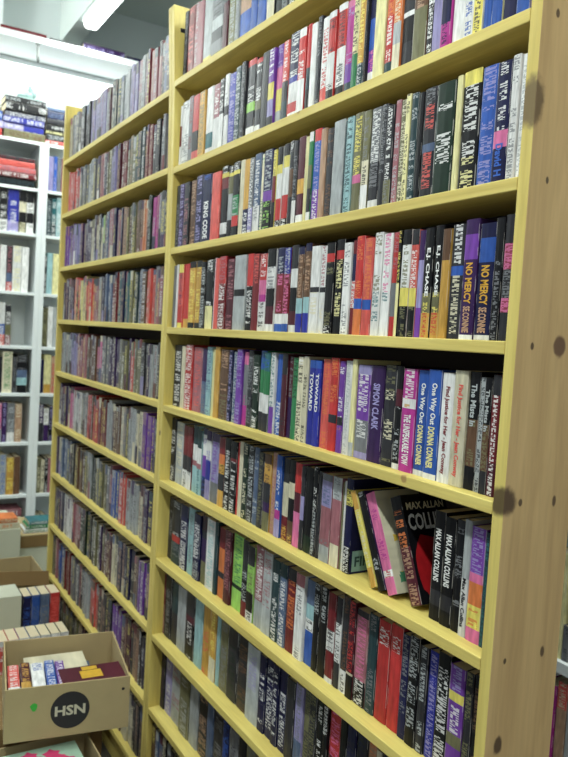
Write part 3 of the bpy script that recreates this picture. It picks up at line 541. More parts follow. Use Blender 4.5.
-280.6|35.2|187|34|855|G|r:.3 r/w:1 r:3||bright red paperback with white lettering, tenth from right post, seventh shelf row
-245.4|32.8|191|35|855|G|r:.3 r/w:1 r:3||bright red paperback with white lettering, ninth from right post, seventh shelf row
-212.6|21.9|186|33|855|G|n/e||navy paperback with grey lettering, eighth from right post, seventh shelf row
-190.7|26.4|192|31|855|G|k/E||black paperback with pale grey lettering, seventh from right post, seventh shelf row
-164.3|20.5|184|32|855|G|K/E||charcoal paperback with pale grey lettering, sixth from right post, seventh shelf row
-143.8|22.9|184|35|855|G|u/l||royal blue paperback with lavender lettering, fifth from right post, seventh shelf row
-120.9|30.6|192|32|855|G|k:.5 k/w:3.4||black paperback with white lettering, fourth from right post, seventh shelf row
-90.3|34.3|184|30|855|G|v/l:.8 y:.3 v/w:1 x:.4 v||purple paperback with yellow band, third from right post, seventh shelf row
-56.0|17.6|186|31|855|G|K/x||charcoal paperback with olive lettering, second from right post, seventh shelf row
-38.4|14.0|188|33|855|G|k/B||black paperback with brown lettering, first from right post, seventh shelf row
-1301.0|49.8|189|33|615|H|K/e||charcoal paperback with grey lettering, second from middle post, eighth shelf row
-1251.1|47.2|183|35|615|H|T K||dark teal paperback with charcoal foot, third from middle post, eighth shelf row
-1203.9|58.1|185|34|616|H|E||plain pale grey paperback, fourth from middle post, eighth shelf row
-1145.8|61.1|186|35|616|H|K M:.3 k/w:1.6||black paperback with charcoal top, fifth from middle post, eighth shelf row
-1084.7|53.5|189|36|616|H|a||plain aqua paperback, sixth from middle post, eighth shelf row
-1031.3|45.3|191|37|616|H|O/s||golden yellow paperback with salmon red lettering, seventh from middle post, eighth shelf row
-985.9|38.0|189|36|616|H|O/y:2 c||golden yellow paperback with cream foot, eighth from middle post, eighth shelf row
-947.9|21.6|186|38|616|H|a||plain aqua paperback, ninth from middle post, eighth shelf row
-926.3|46.7|188|39|617|H|x/e||olive paperback with grey lettering, tenth from middle post, eighth shelf row
-879.6|57.1|189|37|617|H|K/G||charcoal paperback with dark green lettering, eleventh from middle post, eighth shelf row
-822.5|54.2|184|38|617|H|K/B||charcoal paperback with brown lettering, twelfth from middle post, eighth shelf row
-768.3|61.5|185|34|617|H|E/l:1.5 E||pale grey paperback with lavender lettering, thirteenth from middle post, eighth shelf row
-706.7|31.8|182|34|617|H|n:.3 n/w:1.4 n/w:1.3 n:.4||navy paperback with white lettering, fourteenth from middle post, eighth shelf row
-674.9|33.2|184|37|617|H|n:.3 n/w:1.4 n/w:1.3 n:.4||navy paperback with white lettering, fifteenth from middle post, eighth shelf row
-641.7|27.6|184|33|618|H|n:.3 n/w:1.4 n/w:1.3 n:.4||navy paperback with white lettering, sixteenth from middle post, eighth shelf row
-614.1|33.4|189|36|618|H|n:.5 n/w:1.4 n/w:1.3 n:.2||navy paperback with white lettering, seventeenth from middle post, eighth shelf row
-580.7|34.4|181|33|618|H|K||plain charcoal paperback, eighteenth from middle post, eighth shelf row
-546.3|31.5|182|35|618|H|l/e:2 S||lavender paperback with slate blue foot, nineteenth from middle post, eighth shelf row
-514.8|25.7|190|39|618|H|x/K||olive paperback with charcoal lettering, twentieth from middle post, eighth shelf row
-489.0|27.3|188|34|618|H|K/x||charcoal paperback with olive lettering, twenty-first from middle post, eighth shelf row
-461.7|26.5|186|35|618|H|k/w||black paperback with white lettering, twenty-second from middle post, eighth shelf row
-435.2|17.7|185|33|618|H|k/w||black paperback with white lettering, twenty-third from middle post, eighth shelf row
-417.4|40.0|187|38|618|H|r/p:1 R||bright red paperback with dark red band, twenty-fourth from middle post, eighth shelf row
-377.4|24.1|189|34|619|H|k||plain black paperback, twenty-fifth from middle post, eighth shelf row
-353.3|29.0|187|34|619|H|n/K||navy paperback with charcoal lettering, twenty-sixth from middle post, eighth shelf row
-324.3|33.1|189|36|619|H|K/n||charcoal paperback with navy lettering, twenty-seventh from middle post, eighth shelf row
-1279.7|49.9|186|39|384|I|l/w||lavender paperback with white lettering, second from middle post, ninth shelf row
-1229.8|69.5|184|39|384|I|E/h||pale grey paperback with dusty rose lettering, third from middle post, ninth shelf row
-1160.3|70.2|185|34|384|I|x/E||olive paperback with pale grey lettering, fourth from middle post, ninth shelf row
-1090.1|56.1|187|36|384|I|E||plain pale grey paperback, fifth from middle post, ninth shelf row
-1034.0|60.1|179|39|384|I|K/N||charcoal paperback with tan lettering, sixth from middle post, ninth shelf row
-974.0|38.4|178|36|384|I|S||plain slate blue paperback, seventh from middle post, ninth shelf row
-935.6|59.4|183|38|384|I|K/e||charcoal paperback with grey lettering, eighth from middle post, ninth shelf row
-876.1|41.0|182|34|384|I|n/b||navy paperback with blue lettering, ninth from middle post, ninth shelf row
-835.2|46.7|181|34|384|I|e/K||grey paperback with charcoal lettering, tenth from middle post, ninth shelf row
"""
REST = """
-998.3|19.9|193|19|2278|E/e
-830.6|37.3|200|19|2276|K/c c:.6
-793.3|35.9|193|23|2275|k/w w:.6 k
-757.4|24.0|195|19|2275|e/k
-733.4|30.5|204|23|2274|k/w
-702.9|49.9|196|24|2274|Y/x
-653.0|42.5|199|22|2273|r/w
-1322.2|15.1|178|14|2025|w R w
-409.9|7.8|173|9|2028|K
-1311.9|28.5|181|10|1787|k/e
-455.1|8.5|180|10|1792|T
-1311.0|20.6|182|13|1553|e
-1290.4|13.2|185|14|1553|w
-1038.0|10.7|189|19|1554|w/p
-870.4|8.4|184|32|1091|r
-419.3|6.3|175|34|1091|x
-413.1|7.6|179|34|1091|w/c
-975.5|19.9|194|30|854|T
-1311.0|10.0|184|33|615|R N/k
-291.3|27.8|191|38|619|N/o
-263.5|15.0|182|35|619|c
-248.4|29.2|191|36|619|K
-1311.0|31.3|183|36|384|K/P
-788.5|43.1|184|35|384|K
-745.4|51.5|186|34|384|x/e
-693.9|44.2|182|34|384|M/h
-649.6|46.9|189|38|385|K/e
"""
FILL = [
    ('R', -0.61, -0.004, 2.266, 0.19, ''),
    ('R', -0.219, -0.004, 0.62, 0.185, ''),
    ('R', -0.603, -0.004, 0.385, 0.185, ''),
    ('R', -1.31, -0.004, 0.15, 0.18, ''),
    ('L', -2.643, -1.369, 2.268, 0.19, '-2.471e -2.304K -2.164l -2.086l -2.011M -1.916T -1.805E -1.732l -1.673h -1.606R -1.533h -1.456K -1.369K'),
    ('L', -2.643, -1.369, 2.032, 0.178, '-2.466s -2.418w -2.311e -2.225E -2.142e -2.051h -1.988x -1.917l -1.826R -1.751x -1.64T -1.574R -1.51K -1.45e -1.369K'),
    ('L', -2.643, -1.369, 1.795, 0.178, '-2.51v -2.397l -2.231P -2.12c -2.054L -1.99S -1.848h -1.749N -1.686x -1.626B -1.578o -1.541G -1.487m -1.426e -1.369K'),
    ('L', -2.643, -1.369, 1.56, 0.178, '-2.473P -2.359s -2.283Y -2.152s -2.098h -2.006n -1.919S -1.825R -1.726t -1.594T -1.546B -1.482s -1.412h -1.369K'),
    ('L', -2.643, -1.369, 1.325, 0.178, '-2.451E -2.354l -2.216h -2.089B -2.009p -1.946e -1.791P -1.714x -1.641s -1.561x -1.495K -1.45E -1.397K -1.369K'),
    ('L', -2.643, -1.369, 1.09, 0.178, '-2.464P -2.414p -2.285w -2.18e -2.026r -1.936R -1.862E -1.768B -1.713c -1.67K -1.587E -1.509c -1.418v -1.369K'),
    ('L', -2.643, -1.369, 0.857, 0.178, '-2.567c -2.393S -2.311K -2.188B -2.129x -1.978G -1.876x -1.816h -1.746b -1.658s -1.555E -1.496c -1.413n -1.369K'),
    ('L', -2.643, -1.369, 0.62, 0.178, '-2.528P -2.321w -2.211h -2.05G -1.903x -1.781M -1.734c -1.572n -1.492K -1.398v -1.369K'),
    ('L', -2.643, -1.369, 0.385, 0.178, '-2.526h -2.436b -2.333R -2.159e -2.014E -1.907s -1.77K -1.644v -1.538M -1.469N -1.412n -1.37K'),
    ('L', -2.643, -1.369, 0.15, 0.178, '-2.45K -2.122x -1.845n -1.61M -1.505c -1.37K'),
]
STAMP = []
def build_books():
    GR = {'A': 'paperbacks on the first shelf row', 'B': 'paperbacks on the second shelf row', 'C': 'paperbacks on the third shelf row', 'D': 'paperbacks on the fourth shelf row',
          'E': 'paperbacks on the fifth shelf row', 'F': 'paperbacks on the sixth shelf row', 'F2': 'paperbacks on the sixth shelf row', 'G': 'paperbacks on the seventh shelf row',
          'H': 'paperbacks on the eighth shelf row', 'I': 'paperbacks on the ninth shelf row'}
    for i, ln in enumerate(BOOKS.strip().split('\n')):
        x, wd, h, sb, z, rw, zones, txt, label = ln.split('|')
        x, wd, h, sb, z = [float(q)/1000 for q in (x, wd, h, sb, z)]
        o = make_book('paperback_book', wd-.0006, .107, h, zones, i*1.37+.5, label, 'book', GR[rw], [t for t in txt.split('#') if t])
        o.location = (x+.0003, sb, z+.0002)
        if rw == 'F' and x > -.43 and zones.startswith('n:.5'):
            boxo('cover_band', (wd-.0011, .008, .004), (wd-.0008, .105, .045), plain('pale_teal_band', (130, 165, 165), .4, .3, 60), o)
            lettering('cover_title', 'FIRE', letter_mat('T'), lambda a, b, q: (wd-.0007+q, .014+a, .014+b), .05, .02, o)
def build_stuff():
    mb = MB(); rnd = random.Random(3)
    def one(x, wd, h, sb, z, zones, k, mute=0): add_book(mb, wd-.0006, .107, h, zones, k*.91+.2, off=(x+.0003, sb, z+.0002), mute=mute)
    for i, ln in enumerate(REST.strip().split('\n')):
        x, wd, h, sb, z, zones = ln.split('|'); x, wd, h, sb, z = [float(q)/1000 for q in (x, wd, h, sb, z)]
        one(x, wd, h, sb, z, zones, i)
    base = 'kKnPMBxeTRShEc'; tx = 'wEcNy'
    n = 500
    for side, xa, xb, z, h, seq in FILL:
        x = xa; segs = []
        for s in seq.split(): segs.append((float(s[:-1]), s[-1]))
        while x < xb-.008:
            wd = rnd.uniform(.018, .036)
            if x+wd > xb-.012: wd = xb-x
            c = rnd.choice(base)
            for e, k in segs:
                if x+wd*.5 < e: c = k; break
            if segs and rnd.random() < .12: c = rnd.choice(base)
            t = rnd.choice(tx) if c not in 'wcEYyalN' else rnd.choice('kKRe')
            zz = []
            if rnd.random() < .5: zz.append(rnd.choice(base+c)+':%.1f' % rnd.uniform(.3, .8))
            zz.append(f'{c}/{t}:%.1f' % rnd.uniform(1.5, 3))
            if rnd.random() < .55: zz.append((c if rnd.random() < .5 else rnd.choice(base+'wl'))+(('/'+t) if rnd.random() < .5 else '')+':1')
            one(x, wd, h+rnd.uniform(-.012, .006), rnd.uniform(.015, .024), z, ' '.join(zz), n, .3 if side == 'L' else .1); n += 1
            x += wd
    o = mb.build('paperback_books', [M['cover'], M['pages']], attrs=True)
    tag(o, 'close rows of worn paperbacks filling the far bay and lowest shelves', 'books', kind='stuff')

# ---------------------------------------------------------------- setting
def structure():
    def st(name, a, b, mat):
        o = boxo(name, a, b, mat); o['kind'] = 'structure'; return o
    st('floor', (-4.3, -3.2, -.05), (3.2, 3.4, 0), M['floor'])
    st('ceiling', (-4.3, -3.2, 3.58), (3.2, 3.4, 3.66), M['ceil'])
    st('wall_left', (-4.2, -3.2, 0), (-4.1, 3.4, 3.58), M['wall_w'])
    st('wall_back', (-4.1, 3.3, 0), (3.2, 3.4, 3.58), M['wall'])
    st('trim_1', (-4.1, .29, 3.3), (3.2, .40, 3.58), M['ceil'])          # boxed beam across the ceiling
    st('trim_2', (-4.07, -.13, 3.165), (-4.0, -.065, 3.58), M['white_paint'])   # upright pipe casing on the wall
def fixture(x, y, z, label, L=1.22, W=.10, power=36, group='ceiling strip lights'):
    t = empty('fluorescent_light', (x, y, z)); tag(t, label, 'light', group)
    mb = MB(); mb.prism([(-L/2, -W/2), (L/2, -W/2), (L/2, W/2), (-L/2, W/2)], -.03, 0); mb.build('housing', M['white_paint'], t, bevel=.004)
    db = MB(); prof = [(-W/2+.006, -.03), (-W/2+.012, -.055), (-W/4, -.066), (W/4, -.066), (W/2-.012, -.055), (W/2-.006, -.03)]
    for i in range(5): db.face([(-L/2+.01, *prof[i]), (L/2-.01, *prof[i]), (L/2-.01, *prof[i+1]), (-L/2+.01, *prof[i+1])])
    for s in (-1, 1): db.face([(s*(L/2-.01), *p) for p in (prof if s > 0 else prof[::-1])])
    db.build('diffuser', M['tube'], t)
    area_light('lamp', (0, 0, -.07), L, W, power, parent=t)

def bow(z): return -.07*max(0, (z-1.7)/.82)**2      # the middle uprights lean away a little towards the top
def bookcase(label, xl, xr, zl, zr, left_w, right_w, side_mat, group, toplift=0):
    """two uprights, shelf boards between them and a dark backing; origin at its foot"""
    t = empty('bookcase', ((xl+xr)/2, .07, 0)); tag(t, label, 'bookcase', group); cx, cy = (xl+xr)/2, .07
    def up_(x0, x1, mat):
        mb = MB(); lv = [0, 1.5, 1.75, 2.0, 2.25, 2.515]; mid = -1.4 < x0 < -1.2
        for k in range(len(lv)-1):
            a, b = lv[k], lv[k+1]; sa, sb = (bow(a), bow(b)) if mid else (0, 0)
            p = [(x0+sa,0,a),(x1+sa,0,a),(x1+sa,.147,a),(x0+sa,.147,a),(x0+sb,0,b),(x1+sb,0,b),(x1+sb,.147,b),(x0+sb,.147,b)]
            p = [(q[0]-cx, q[1]-cy, q[2]) for q in p]
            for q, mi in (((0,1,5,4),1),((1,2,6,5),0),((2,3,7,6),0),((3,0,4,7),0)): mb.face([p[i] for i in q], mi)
            if k == 0: mb.face([p[i] for i in (0,3,2,1)])
            if k == len(lv)-2: mb.face([p[i] for i in (4,5,6,7)])
        mb.build('upright', mat if isinstance(mat, list) else [mat, mat], t, bevel=.0015)
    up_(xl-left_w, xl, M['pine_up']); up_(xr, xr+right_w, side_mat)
    for a, b in zip(zl, zr):
        mb = MB(); g = .0006
        th = .0195; XL = xl+g+(bow(a) if xl > -1.5 else 0); XR = xr-g+(bow(b) if xr < -1 else 0)
        p = [(XL, .0, a-th), (XR, .0, b-th), (XR, .141, b-th), (XL, .141, a-th), (XL, 0, a), (XR, 0, b), (XR, .141, b), (XL, .141, a)]
        p = [(q[0]-cx, q[1]-cy, q[2]) for q in p]
        for q in ((0,3,2,1),(4,5,6,7),(0,1,5,4),(1,2,6,5),(2,3,7,6),(3,0,4,7)): mb.face([p[i] for i in q])
        mb.build('shelf', M['pine_sh'], t, bevel=.0016)
    boxo('back_panel', (xl-cx, .1415-cy, .05), (xr-cx, .1465-cy, zl[0]), M['back'], t)
    boxo('plinth', (xl+.001-cx, .03-cy, 0), (xr-.001-cx, .045-cy, .125), M['pine_sh'], t)
    return t

FM = {}
def leaning():
    data = [(-.302, .026, .018, .182, 27.0, 'O y/c:3 O', 'yellow paperback leaning left against the navy paperback, sixth shelf row', None, []),
            (-.2815, .028, .022, .184, 27.0, 'k/E:4 k', 'black paperback with silver lettering leaning between yellow and pink books', 'P', []),
            (-.2565, .03, .028, .187, 27.0, 'p p/m:3 p:.6 w/r:.4 p', 'pink paperback leaning with cream flowered cover beside the dark red book', 'c', []),
            (-.2005, .036, .030, .19, 24, 'k:.5 k/o:1.3 M/N:2', 'dark red paperback leaning with its cover showing large white letters', 'k', [])]
    for i, (x, sb, w_, h, ang, zones, label, side, _) in enumerate(data):
        o = make_book('paperback_book', w_, .107, h, zones, 900+i*3.1, label, 'book', 'paperbacks on the sixth shelf row', side=side)
        o.location = (x, sb, 1.0915); o.rotation_euler = (0, -R(ang), 0)
        if i == 3:
            c = M['cover_art']
            def cf(a, b, t): return (w_+t*.6, .012+a, b)
            lettering('cover_title', 'COLLINS', letter_mat('w'), lambda a, b, t: (w_-.0004+t, .008+a, .126+b), .094, .03, o)
            lettering('cover_title', 'MAX ALLAN', letter_mat('c'), lambda a, b, t: (w_-.0004+t, .010+a, .163+b), .088, .013, o)
            mb = MB(); n = 20
            pts = [(w_-.0002, .056+.048*math.copysign(abs(math.cos(2*math.pi*k/n))**.5, math.cos(2*math.pi*k/n)), .060+.056*math.sin(2*math.pi*k/n)*(1+.1*math.sin(2.3*k))) for k in range(n)]
            mb.face(pts); mb.build('cover_picture', plain('red_cover_art', (165, 28, 34), .35, .45, 60), o)
        if i == 2:
            rnd = random.Random(4)
            for kk in range(14):
                cn, rgb = (('flower_print', (225, 190, 70)), ('leaf_print', (70, 130, 95)), ('petal_print', (200, 90, 60)))[kk % 3]
                mb = MB()
                for k in range(1):
                    cy, cz, r = rnd.uniform(.01, .09), rnd.uniform(.015, .17), rnd.uniform(.006, .012)
                    e = .0001+.00002*kk
                    mb.face([(w_-.0004+e, cy+r*math.cos(q*math.pi/4)*(1.2 if q % 2 else .7), cz+r*math.sin(q*math.pi/4)*(1.2 if q % 2 else .7)) for q in range(8)])
                mb.build(cn, FM.setdefault(cn, plain(cn, rgb, .5)), o)

# ---------------------------------------------------------------- white bookcase and its hardcovers
WX = -3.7
WL = [(2.576, .018), (2.31, .018), (2.05, .018), (1.71, .018), (1.396, .018), (1.119, .018), (.828, .018), (.515, .018), (.17, .018)]
def white_case():
    for y0, y1, label in ((-.72, .140, 'white painted bookcase against the far wall, left unit'), (.1405, .75, 'white painted bookcase against the far wall, partly behind the pine case')):
        t = empty('white_bookcase', (WX-.12, (y0+y1)/2, 0)); tag(t, label, 'bookcase', 'white bookcases on the far wall'); cy = (y0+y1)/2
        def bx(n, a, b): boxo(n, (a[0]-WX+.12, a[1]-cy, a[2]), (b[0]-WX+.12, b[1]-cy, b[2]), M['white_paint'], t, .001)
        for y in (y0, y1-.026): bx('upright', (WX-.25, y, 0), (WX, y+.026, 2.577))
        for z, th in WL: bx('shelf', (WX-.25, y0+.0265, z-th), (WX-.001, y1-.0265, z))
        bx('back_panel', (WX-.257, y0, .0), (WX-.251, y1, 2.575))
HC = [
 # level index, start y, [(thickness, height, zones, description)]
 (1, .170, [(.03,.2,'l','lavender'),(.022,.205,'b/l','pale blue'),(.024,.2,'e','grey'),(.02,.2,'h','rose')]),
 (2, -.155, [(.036,.235,'x/w','olive'),(.028,.236,'K/E','charcoal'),(.044,.235,'k/w w/k:.4','black and white'),(.062,.238,'u u/w:2 l/w','thick blue'),(.042,.235,'k c/k:1 k x/c','black and cream'),(.042,.235,'k w/k:1 k w/k','black with white letters')]),
 (2, .170, [(.030,.21,'T/E','dark teal'),(.026,.22,'t/w:2 T/w','teal'),(.04,.23,'a/w','pale blue'),(.03,.22,'k/w','black')]),
 (3, -.155, [(.032,.25,'n/e','navy'),(.045,.25,'h/w','rose'),(.035,.26,'w','white'),(.034,.255,'K/h:3 S r/w','dark red footed'),(.05,.262,'w/Y','white'),(.04,.26,'w','plain white')]),
 (3, .170, [(.014,.22,'k/w','thin black'),(.034,.24,'a','pale blue'),(.05,.24,'Y','cream yellow'),(.03,.24,'w','white')]),
 (4, -.155, [(.04,.24,'w/h','white'),(.04,.245,'w','plain white'),(.036,.245,'w:2 b/w s/w','white with blue foot'),(.034,.235,'K/w:2 x R/w','dark red')]),
 (4, .170, [(.032,.23,'x/k','olive'),(.03,.24,'w','white'),(.03,.235,'E','pale grey')]),
 (5, -.155, [(.04,.21,'K/w','charcoal'),(.04,.2,'e','grey'),(.03,.21,'K','dark'),(.056,.24,'c/g','pale green cream'),(.024,.21,'K/e','charcoal'),(.06,.225,'k/e:2 S a k','black with blue picture')]),
 (5, .170, [(.02,.20,'n','navy'),(.042,.23,'Y O:.3','cream'),(.026,.22,'N/r','tan'),(.03,.22,'k','black')]),
 (6, -.155, [(.04,.23,'E','pale grey'),(.04,.225,'w/r','white'),(.036,.23,'p/w:2 E','pink'),(.03,.235,'P/l','dark purple'),(.044,.23,'e/E:3 w','grey'),(.04,.225,'N/c','tan')]),
 (6, .170, [(.03,.22,'P/w K','dark purple'),(.03,.2,'w/x P','white and purple'),(.028,.21,'k/l','black'),(.03,.2,'R','dark red')]),
 (7, -.155, [(.04,.24,'S','slate'),(.04,.235,'K/w','charcoal'),(.036,.235,'a/w','pale blue'),(.036,.24,'E/b','pale grey'),(.044,.22,'O/y','golden'),(.036,.225,'B','brown')]),
 (7, .170, [(.026,.21,'x/c','olive'),(.022,.2,'c/k','cream'),(.02,.21,'k/w','black'),(.03,.21,'h','rose')]),
 (8, .170, [(.045,.2,'B','brown'),(.03,.2,'e','grey')]),
]
STACKS = [
 # z base, y start, y length, [(thickness, zones, desc)] from the bottom up
 (2.577, -.335, .24, [(.042,'r/s','red'),(.045,'l/w','lavender'),(.05,'b/w','blue'),(.036,'x/w','olive')]),
 (2.577, -.085, .225, [(.047,'x/B','olive brown'),(.036,'l/w u','blue and lavender'),(.036,'u/w','royal blue'),(.034,'n/w','navy'),(.046,'k/w','black with white letters'),(.034,'k/E','black with grey letters')]),
 (2.577, .150, .24, [(.026,'s/w p','pink'),(.034,'k/E','black with silver letters'),(.02,'x/Y','olive'),(.036,'k/w','black with white letters'),(.03,'K','charcoal'),(.045,'n/S','navy'),(.02,'S','slate blue')]),
 (2.311, -.155, .25, [(.045,'k/T','black and teal'),(.03,'R/w','dark red'),(.032,'h/s','rose'),(.036,'s','salmon red'),(.024,'K/R','dark')]),
 (.171, -.155, .24, [(.045,'R/w','dark red'),(.04,'c/R','cream and red'),(.05,'K','dark'),(.04,'R/k','dark red'),(.036,'c/s','cream'),(.045,'h/w','rose')]),
]
SN = ['top', 'second', 'third', 'fourth', 'fifth', 'sixth', 'seventh', 'bottom', 'lowest']
def hard_book(w_, d, h, zones, seed, label, grp):
    root = empty('hardcover_book'); tag(root, label, 'book', grp)
    mb = MB(); add_book(mb, w_, d, h, zones, seed, pages=False); mb.build('dust_jacket', M['cover'], root, attrs=True)
    pb = MB(); pb.box(.0025, .004, .003, w_-.0025, d-.004, h-.003); pb.build('page_block', M['pages'], root)
    return root
def hardcovers():
    s = 0
    for lv, y, bl in HC:
        part = 'left of the white post' if y < 0 else 'right of the white post'
        n = 0
        for w_, h, zones, desc in bl:
            n += 1; s += 1
            if (y < .13 and y+w_ > .112) or y+w_ > .7: break
            o = hard_book(w_-.001, .16, h, zones, 2000+s*1.7, f'{desc} hardcover, number {n} along the {SN[lv-1]} white shelf, {part}'.replace('number %d along' % n, ['first', 'second', 'third', 'fourth', 'fifth', 'sixth', 'seventh'][n-1]+' on'), 'hardcovers on the white bookcase')
            o.rotation_euler = (0, 0, R(90)); o.location = (WX-.02, y, WL[lv][0]+.0004); y += w_
    k = 0
    names = ['left stack atop the white case', 'middle stack atop the white case', 'right stack atop the white case', 'stack on top white shelf', 'stack on lowest white shelf']
    od = ['lowest', 'second', 'third', 'fourth', 'fifth', 'sixth', 'seventh']
    for si, (z, y, L, bl) in enumerate(STACKS):
        for j, (th, zones, desc) in enumerate(bl):
            k += 1
            o = hard_book(th-.001, .16, L, zones, 3000+k*2.3, f'{desc} hardcover lying flat, {od[j]} of the {names[si]}', 'flat hardcovers in stacks')
            # local x (thickness) -> +z, local z (height) -> +y (with -), spine -> +X
            mm = Matrix(((0, -1, 0), (0, 0, 1), (-1, 0, 0))).transposed()
            X, Y, Z = Vector((0, 0, 1)), Vector((-1, 0, 0)), Vector((0, -1, 0))
            rot = Matrix((X, Y, Z)).transposed().to_4x4()
            yy = y+L+random.uniform(-.006, .006); rot.translation = (WX-.012+random.uniform(-.008, .006), yy, z+.0004)
            o.matrix_world = rot; z += th

def high_shelf():
    t = empty('wall_shelf', (-3.9, .3, 3.13)); tag(t, 'white high shelf along the far wall above the white bookcases', 'shelf')
    boxo('board', (-.2, -2.3, 0), (.2, 1.5, .018), M['white_paint'], t, .001)
    boxo('lip', (.2005, -2.3, -.008), (.216, 1.5, .03), M['white_paint'], t, .001)
    h = empty('wire_hook', (-3.705, .082, 3.12)); tag(h, 'thin metal hook hanging under the high white shelf', 'hook')
    mb = MB(); n = 8
    path = [(0, 0, 0), (0, 0, -.05), (.004, 0, -.085), (.014, 0, -.10), (.024, 0, -.092), (.027, 0, -.075)]
    for i in range(len(path)-1):
        a, b = Vector(path[i]), Vector(path[i+1]); d = (b-a).normalized(); u = d.cross(Vector((0, 1, 0))).normalized(); v = d.cross(u)
        for k in range(n):
            c0, c1 = [(u*math.cos(2*math.pi*q/n)+v*math.sin(2*math.pi*q/n))*.0065 for q in (k, k+1)]
            mb.face([a+c0, a+c1, b+c1, b+c0])
    mb.build('rod', M['metal'], h); boxo('mounting_plate', (-.012, -.012, 0), (.012, .012, .009), M['metal'], h, .001)
    l = empty('under_shelf_light', (-4.06, -.2, 3.10)); tag(l, 'long white strip light under the high shelf on the far wall', 'light')
    boxo('housing', (-.038, -2.0, -.002), (.03, 1.3, .026), M['white_paint'], l, .002)
    boxo('diffuser', (-.034, -1.98, -.125), (.026, 1.28, -.0025), M['tube_low'], l, .01)
    area_light('lamp', (.04, -.3, -.06), 2.8, .10, 1.5, rot=(0, R(-70), 0), parent=l).rotation_euler = (R(90), 0, R(90))
    # books lying along the high shelf
    for i, (y, L, th, zones, lab) in enumerate([(-.115, .25, .05, 'R/h', 'flat dark red hardcover at the left on the high wall shelf'), (.155, .19, .042, 'K/e', 'flat charcoal hardcover in the middle of the high wall shelf'),
                                               (.35, .25, .065, 'P/l', 'flat dark purple hardcover on the high wall shelf below the beam'), (.61, .22, .05, 'n/e', 'flat navy hardcover at the right on the high wall shelf')]):
        o = hard_book(th, .16, L, zones, 4000+i*2.1, lab, 'flat hardcovers on the high wall shelf')
        rot = Matrix((Vector((0, 0, 1)), Vector((-1, 0, 0)), Vector((0, -1, 0)))).transposed().to_4x4(); rot.translation = (-3.74, y+L, 3.1485)
        o.matrix_world = rot
    # ornament on the book stack
    o = empty('glass_ornament', (-3.76, .048, 2.578+.2335)); tag(o, 'small pale glass ornament on the middle book stack under the strip light', 'ornament')
    bm = bmesh.new()
    g = plain('frosted_glass', (150, 175, 172), .25)
    for (x, y, z, r, sx, sz) in ((0, 0, .026, .03, 1, .8), (0, .03, .045, .02, 1, 1.4), (0, -.035, .02, .026, 1.2, .5), (0, .01, .07, .012, 1, 1.8), (0, .06, .012, .02, 1, .6)):
        mt = Matrix.Translation((x, y, z)) @ Matrix.Diagonal((sx, 1, sz, 1)); bmesh.ops.create_icosphere(bm, subdivisions=2, radius=r, matrix=mt)
    me = bpy.data.meshes.new('figure'); bm.to_mesh(me); bm.free(); me.materials.append(g); q = bpy.data.objects.new('figure', me); COLL.objects.link(q); q.parent = o
    boxo('stand', (-.04, -.06, 0), (.04, .075, .006), g, o)

